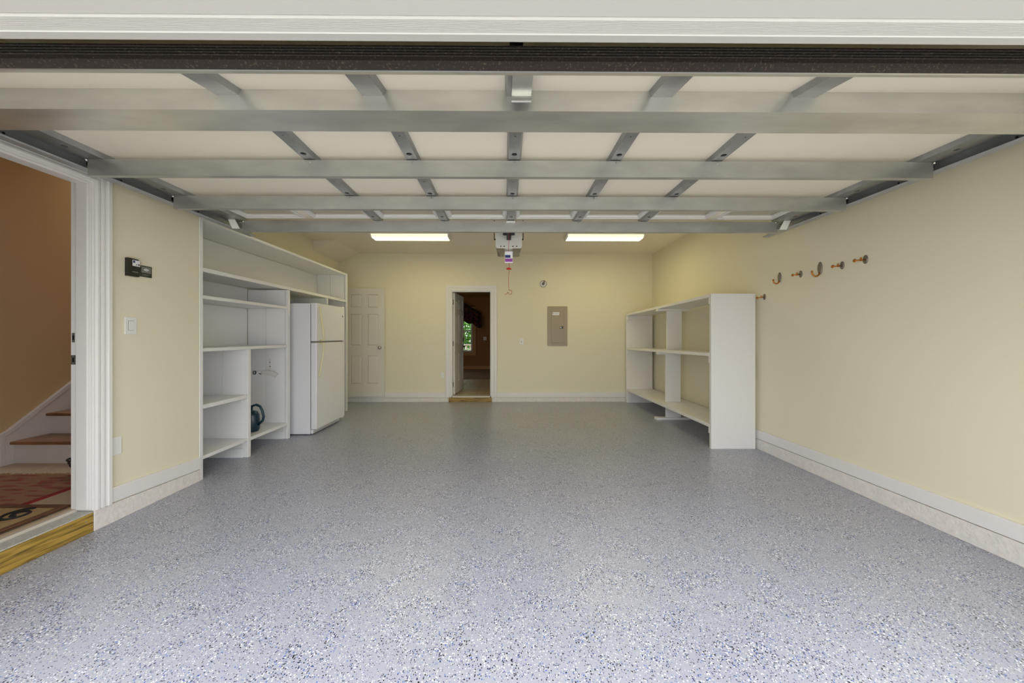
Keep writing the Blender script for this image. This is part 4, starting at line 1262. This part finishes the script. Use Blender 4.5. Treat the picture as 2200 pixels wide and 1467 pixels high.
# ------------------------------------------------------------------ tracks
def track(label, xin, sgn):
    t = thing('door_track', label, 'door track', (xin, 2.2, 2.31))
    xo = xin + sgn * 0.062
    th = 0.0035
    prof = [(xin, 2.318), (xin + sgn * 0.010, 2.312), (xo, 2.312), (xo, 2.392), (xin + sgn * 0.016, 2.392), (xin + sgn * 0.016, 2.392 - th), (xo - sgn * th, 2.392 - th),
            (xo - sgn * th, 2.312 + th), (xin + sgn * 0.010, 2.312 + th), (xin + sgn * 0.003, 2.322)]
    bm = bmesh.new(); prism(bm, [(x, z) for x, z in prof], 'y', 1.28, 3.42)
    obj('channel', bm, 'galvanized_track', t)
    # curved part going down to the vertical track
    bm = bmesh.new()
    ring = []
    R = 0.32
    for k in range(9):
        a = k / 8 * math.pi / 2
        ring.append([bm.verts.new((x, 1.28 - (R + (z - 2.392)) * 0 - math.sin(a) * (R - (2.392 - z) * 0 - 0.05 + (z - 2.312)), 2.312 + (z - 2.312) - (1 - math.cos(a)) * (R - 0.05 + (z - 2.312)))) for x, z in prof])
    for a, b in zip(ring, ring[1:]):
        n = len(prof)
        for k in range(n):
            bm.faces.new([a[k], a[(k + 1) % n], b[(k + 1) % n], b[k]])
    obj('curve', bm, 'galvanized_track', t)
    # stiffening angle above
    bm = bmesh.new(); prism(bm, [(xo, 2.385), (xo + sgn * 0.032, 2.385), (xo + sgn * 0.032, 2.388), (xo + sgn * 0.003, 2.388), (xo + sgn * 0.003, 2.42), (xo, 2.42)], 'y', 1.28, 3.40)
    obj('stiffening_angle', bm, 'galvanized_track', t)
    bm = bmesh.new(); bx(bm, xo, xo + sgn * 0.0035, 3.34, 3.37, 2.39, ZC - 0.001) if sgn > 0 else bx(bm, xo - 0.0035, xo, 3.34, 3.37, 2.39, ZC - 0.001)
    obj('ceiling_hanger', bm, 'galvanized', t)
    bm = bmesh.new(); tube(bm, [(xo - sgn * 0.035, 3.395, 2.352), (xo + sgn * 0.015, 3.395, 2.352)], 0.007, 8)
    obj('stop_bolt', bm, 'steel', t)
    for yy in (1.75, 2.28, 2.85):
        bm = bmesh.new(); lathe(bm, [(0.006, 0), (0.005, 0.003)], (xo - sgn * 0.0035, yy, 2.35), (-sgn, 0, 0), 8)
        obj('rivet', bm, 'dark_steel', t)
track('galvanized door track hung along the left wall', -2.533, -1)
track('galvanized door track hung along the right wall', 2.643, 1)

# ------------------------------------------------------------------ opener
op = thing('garage_door_opener', 'white ceiling mounted garage door opener behind the raised door', 'door opener', (0.04, 4.1, 2.3))
OX = 0.045
ow = 0.158
bm = bmesh.new()
prism(bm, [(OX - ow, 2.375), (OX - ow + 0.012, 2.345), (OX + ow - 0.012, 2.345), (OX + ow, 2.375), (OX + ow, 2.525), (OX + ow - 0.02, 2.55), (OX - ow + 0.02, 2.55), (OX - ow, 2.525)], 'y', 4.0, 4.36)
obj('housing', bm, 'opener_white', op, 0.008)
bm = bmesh.new()
prism(bm, [(OX - ow + 0.004, 2.362), (OX - ow + 0.022, 2.300), (OX - 0.108, 2.293), (OX - 0.052, 2.293), (OX - 0.050, 2.344), (OX - ow + 0.014, 2.344)], 'y', 3.992, 4.20)
obj('light_lens', bm, 'opener_lens', op, 0.003)
bm = bmesh.new()
prism(bm, [(OX + ow - 0.004, 2.362), (OX + ow - 0.022, 2.300), (OX + 0.108, 2.293), (OX + 0.045, 2.293), (OX + 0.043, 2.344), (OX + ow - 0.014, 2.344)], 'y', 3.992, 4.20)
obj('light_lens', bm, 'opener_lens', op, 0.003)
for dx in (-0.095, -0.055, 0.05, 0.095):
    bm = bmesh.new(); lathe(bm, [(0.008, 0), (0.006, 0.003)], (OX + dx, 4.0, 2.372), (0, -1, 0), 8)
    obj('screw', bm, 'dark_steel', op)
for s in (-1, 1):
    bm = bmesh.new()
    bx(bm, OX + s * 0.175 - 0.004, OX + s * 0.175 + 0.004, 4.05, 4.09, 2.47, ZC - 0.001)
    obj('hanger_strap', bm, 'dark_steel', op)
    bm = bmesh.new(); bx(bm, min(OX + s * 0.150, OX + s * 0.179), max(OX + s * 0.150, OX + s * 0.179), 4.05, 4.09, 2.47, 2.476)
    obj('hanger_foot', bm, 'dark_steel', op)
box_obj('rail', (OX - 0.026, OX + 0.026, 0.985, 4.04, 2.445, 2.478), 'dark_steel', op, 0.003)
box_obj('chain_cover', (OX - 0.07, OX + 0.07, 3.94, 3.999, 2.50, 2.55), 'black_plastic', op, 0.006)
box_obj('header_bracket', (OX - 0.03, OX + 0.03, YF + 0.001, 1.02, 2.42, 2.50), 'dark_steel', op)
box_obj('trolley', (OX - 0.02, OX + 0.02, 3.36, 3.50, 2.412, 2.444), 'black_plastic', op, 0.004)
bm = bmesh.new()
tube(bm, [(OX, 3.44, 2.415), (OX + 0.005, 3.36, 2.385), (OX + 0.010, 3.20, 2.355), (OX + 0.008, 3.10, 2.350)], 0.010, 8)
obj('door_arm', bm, 'black_plastic', op)
bm = bmesh.new(); prism(bm, [(OX - 0.008, 2.40), (OX + 0.018, 2.40), (OX + 0.012, 2.33), (OX + 0.006, 2.265), (OX - 0.001, 2.33)], 'y', 3.37, 3.38)
obj('release_lever', bm, 'black_plastic', op)
box_obj('arm_clevis', (OX - 0.035, OX + 0.050, 3.066, 3.084, 2.342, 2.358), 'galvanized_bright', op, 0.003)
cord = [(OX - 0.006, 3.40, 2.41)] + [(OX - 0.006 + 0.003 * math.sin(k), 3.40, 2.41 - k * 0.05) for k in range(1, 13)] + [(OX - 0.006, 3.40, 1.775)]
bm = bmesh.new(); tube(bm, cord, 0.0022, 6)
obj('release_cord', bm, 'cord_red', op)
loop = [(OX - 0.006, 3.40, 1.775)] + [(OX + 0.006 + 0.020 * math.cos(a), 3.40, 1.745 + 0.022 * math.sin(a)) for a in [2.2 - k * 0.5 for k in range(12)]] + [(OX - 0.030, 3.40, 1.728), (OX - 0.050, 3.40, 1.722)]
bm = bmesh.new(); tube(bm, loop, 0.0026, 6)
obj('cord_loop', bm, 'cord_red', op)
bm = bmesh.new(); lathe(bm, [(0.004, -0.002), (0.022, 0), (0.026, 0.006), (0.022, 0.014), (0.008, 0.019)], (OX - 0.006, 3.40, 1.976), (0, 0, 1), 16)
obj('release_knob', bm, 'red_plastic', op, smooth=True)
tg = box_obj('warning_tag', (OX - 0.046, OX + 0.032, 3.388, 3.390, 2.040, 2.155), 'paper_white', op)
box_obj('tag_print', (OX - 0.044, OX + 0.030, 3.3865, 3.3879, 2.052, 2.084), 'paper_purple', tg)
box_obj('tag_print', (OX - 0.044, OX + 0.010, 3.3865, 3.3879, 2.092, 2.120), 'paper_blue', tg)

# ------------------------------------------------------------------ ceiling lights
def fixture(label, x0, x1):
    y0, y1, zb = 5.26, 5.55, 2.862
    t = thing('ceiling_light', label, 'ceiling light', ((x0 + x1) / 2, (y0 + y1) / 2, ZC), 'fluorescent ceiling lights')
    box_obj('mounting_pan', (x0 + 0.01, x1 - 0.01, y0 + 0.02, y1 - 0.02, zb + 0.05, ZC - 0.0005), 'opener_white', t, 0.004)
    bm = bmesh.new()
    prism(bm, [(y0 + 0.010, zb + 0.048), (y0 + 0.028, zb + 0.012), (y0 + 0.06, zb), (y1 - 0.06, zb), (y1 - 0.028, zb + 0.012), (y1 - 0.010, zb + 0.048)], 'x', x0 + 0.022, x1 - 0.022)
    obj('diffuser', bm, 'tube_light', t)
    for a, b in ((x0, x0 + 0.0215), (x1 - 0.0215, x1)):
        bm = bmesh.new()
        prism(bm, [(y0 + 0.004, zb + 0.052), (y0 + 0.024, zb + 0.008), (y0 + 0.058, zb - 0.004), (y1 - 0.058, zb - 0.004), (y1 - 0.024, zb + 0.008), (y1 - 0.004, zb + 0.052)], 'x', a, b)
        obj('end_cap', bm, 'opener_white', t, 0.003)
    boxes_obj('side_rail', [(x0, x1, y0, y0 + 0.0095, zb + 0.044, zb + 0.056), (x0, x1, y1 - 0.0095, y1, zb + 0.044, zb + 0.056)], 'opener_white', t)
fixture('lit fluorescent ceiling light left of the door opener', -2.125, -0.885)
fixture('lit fluorescent ceiling light right of the door opener', 0.975, 2.215)
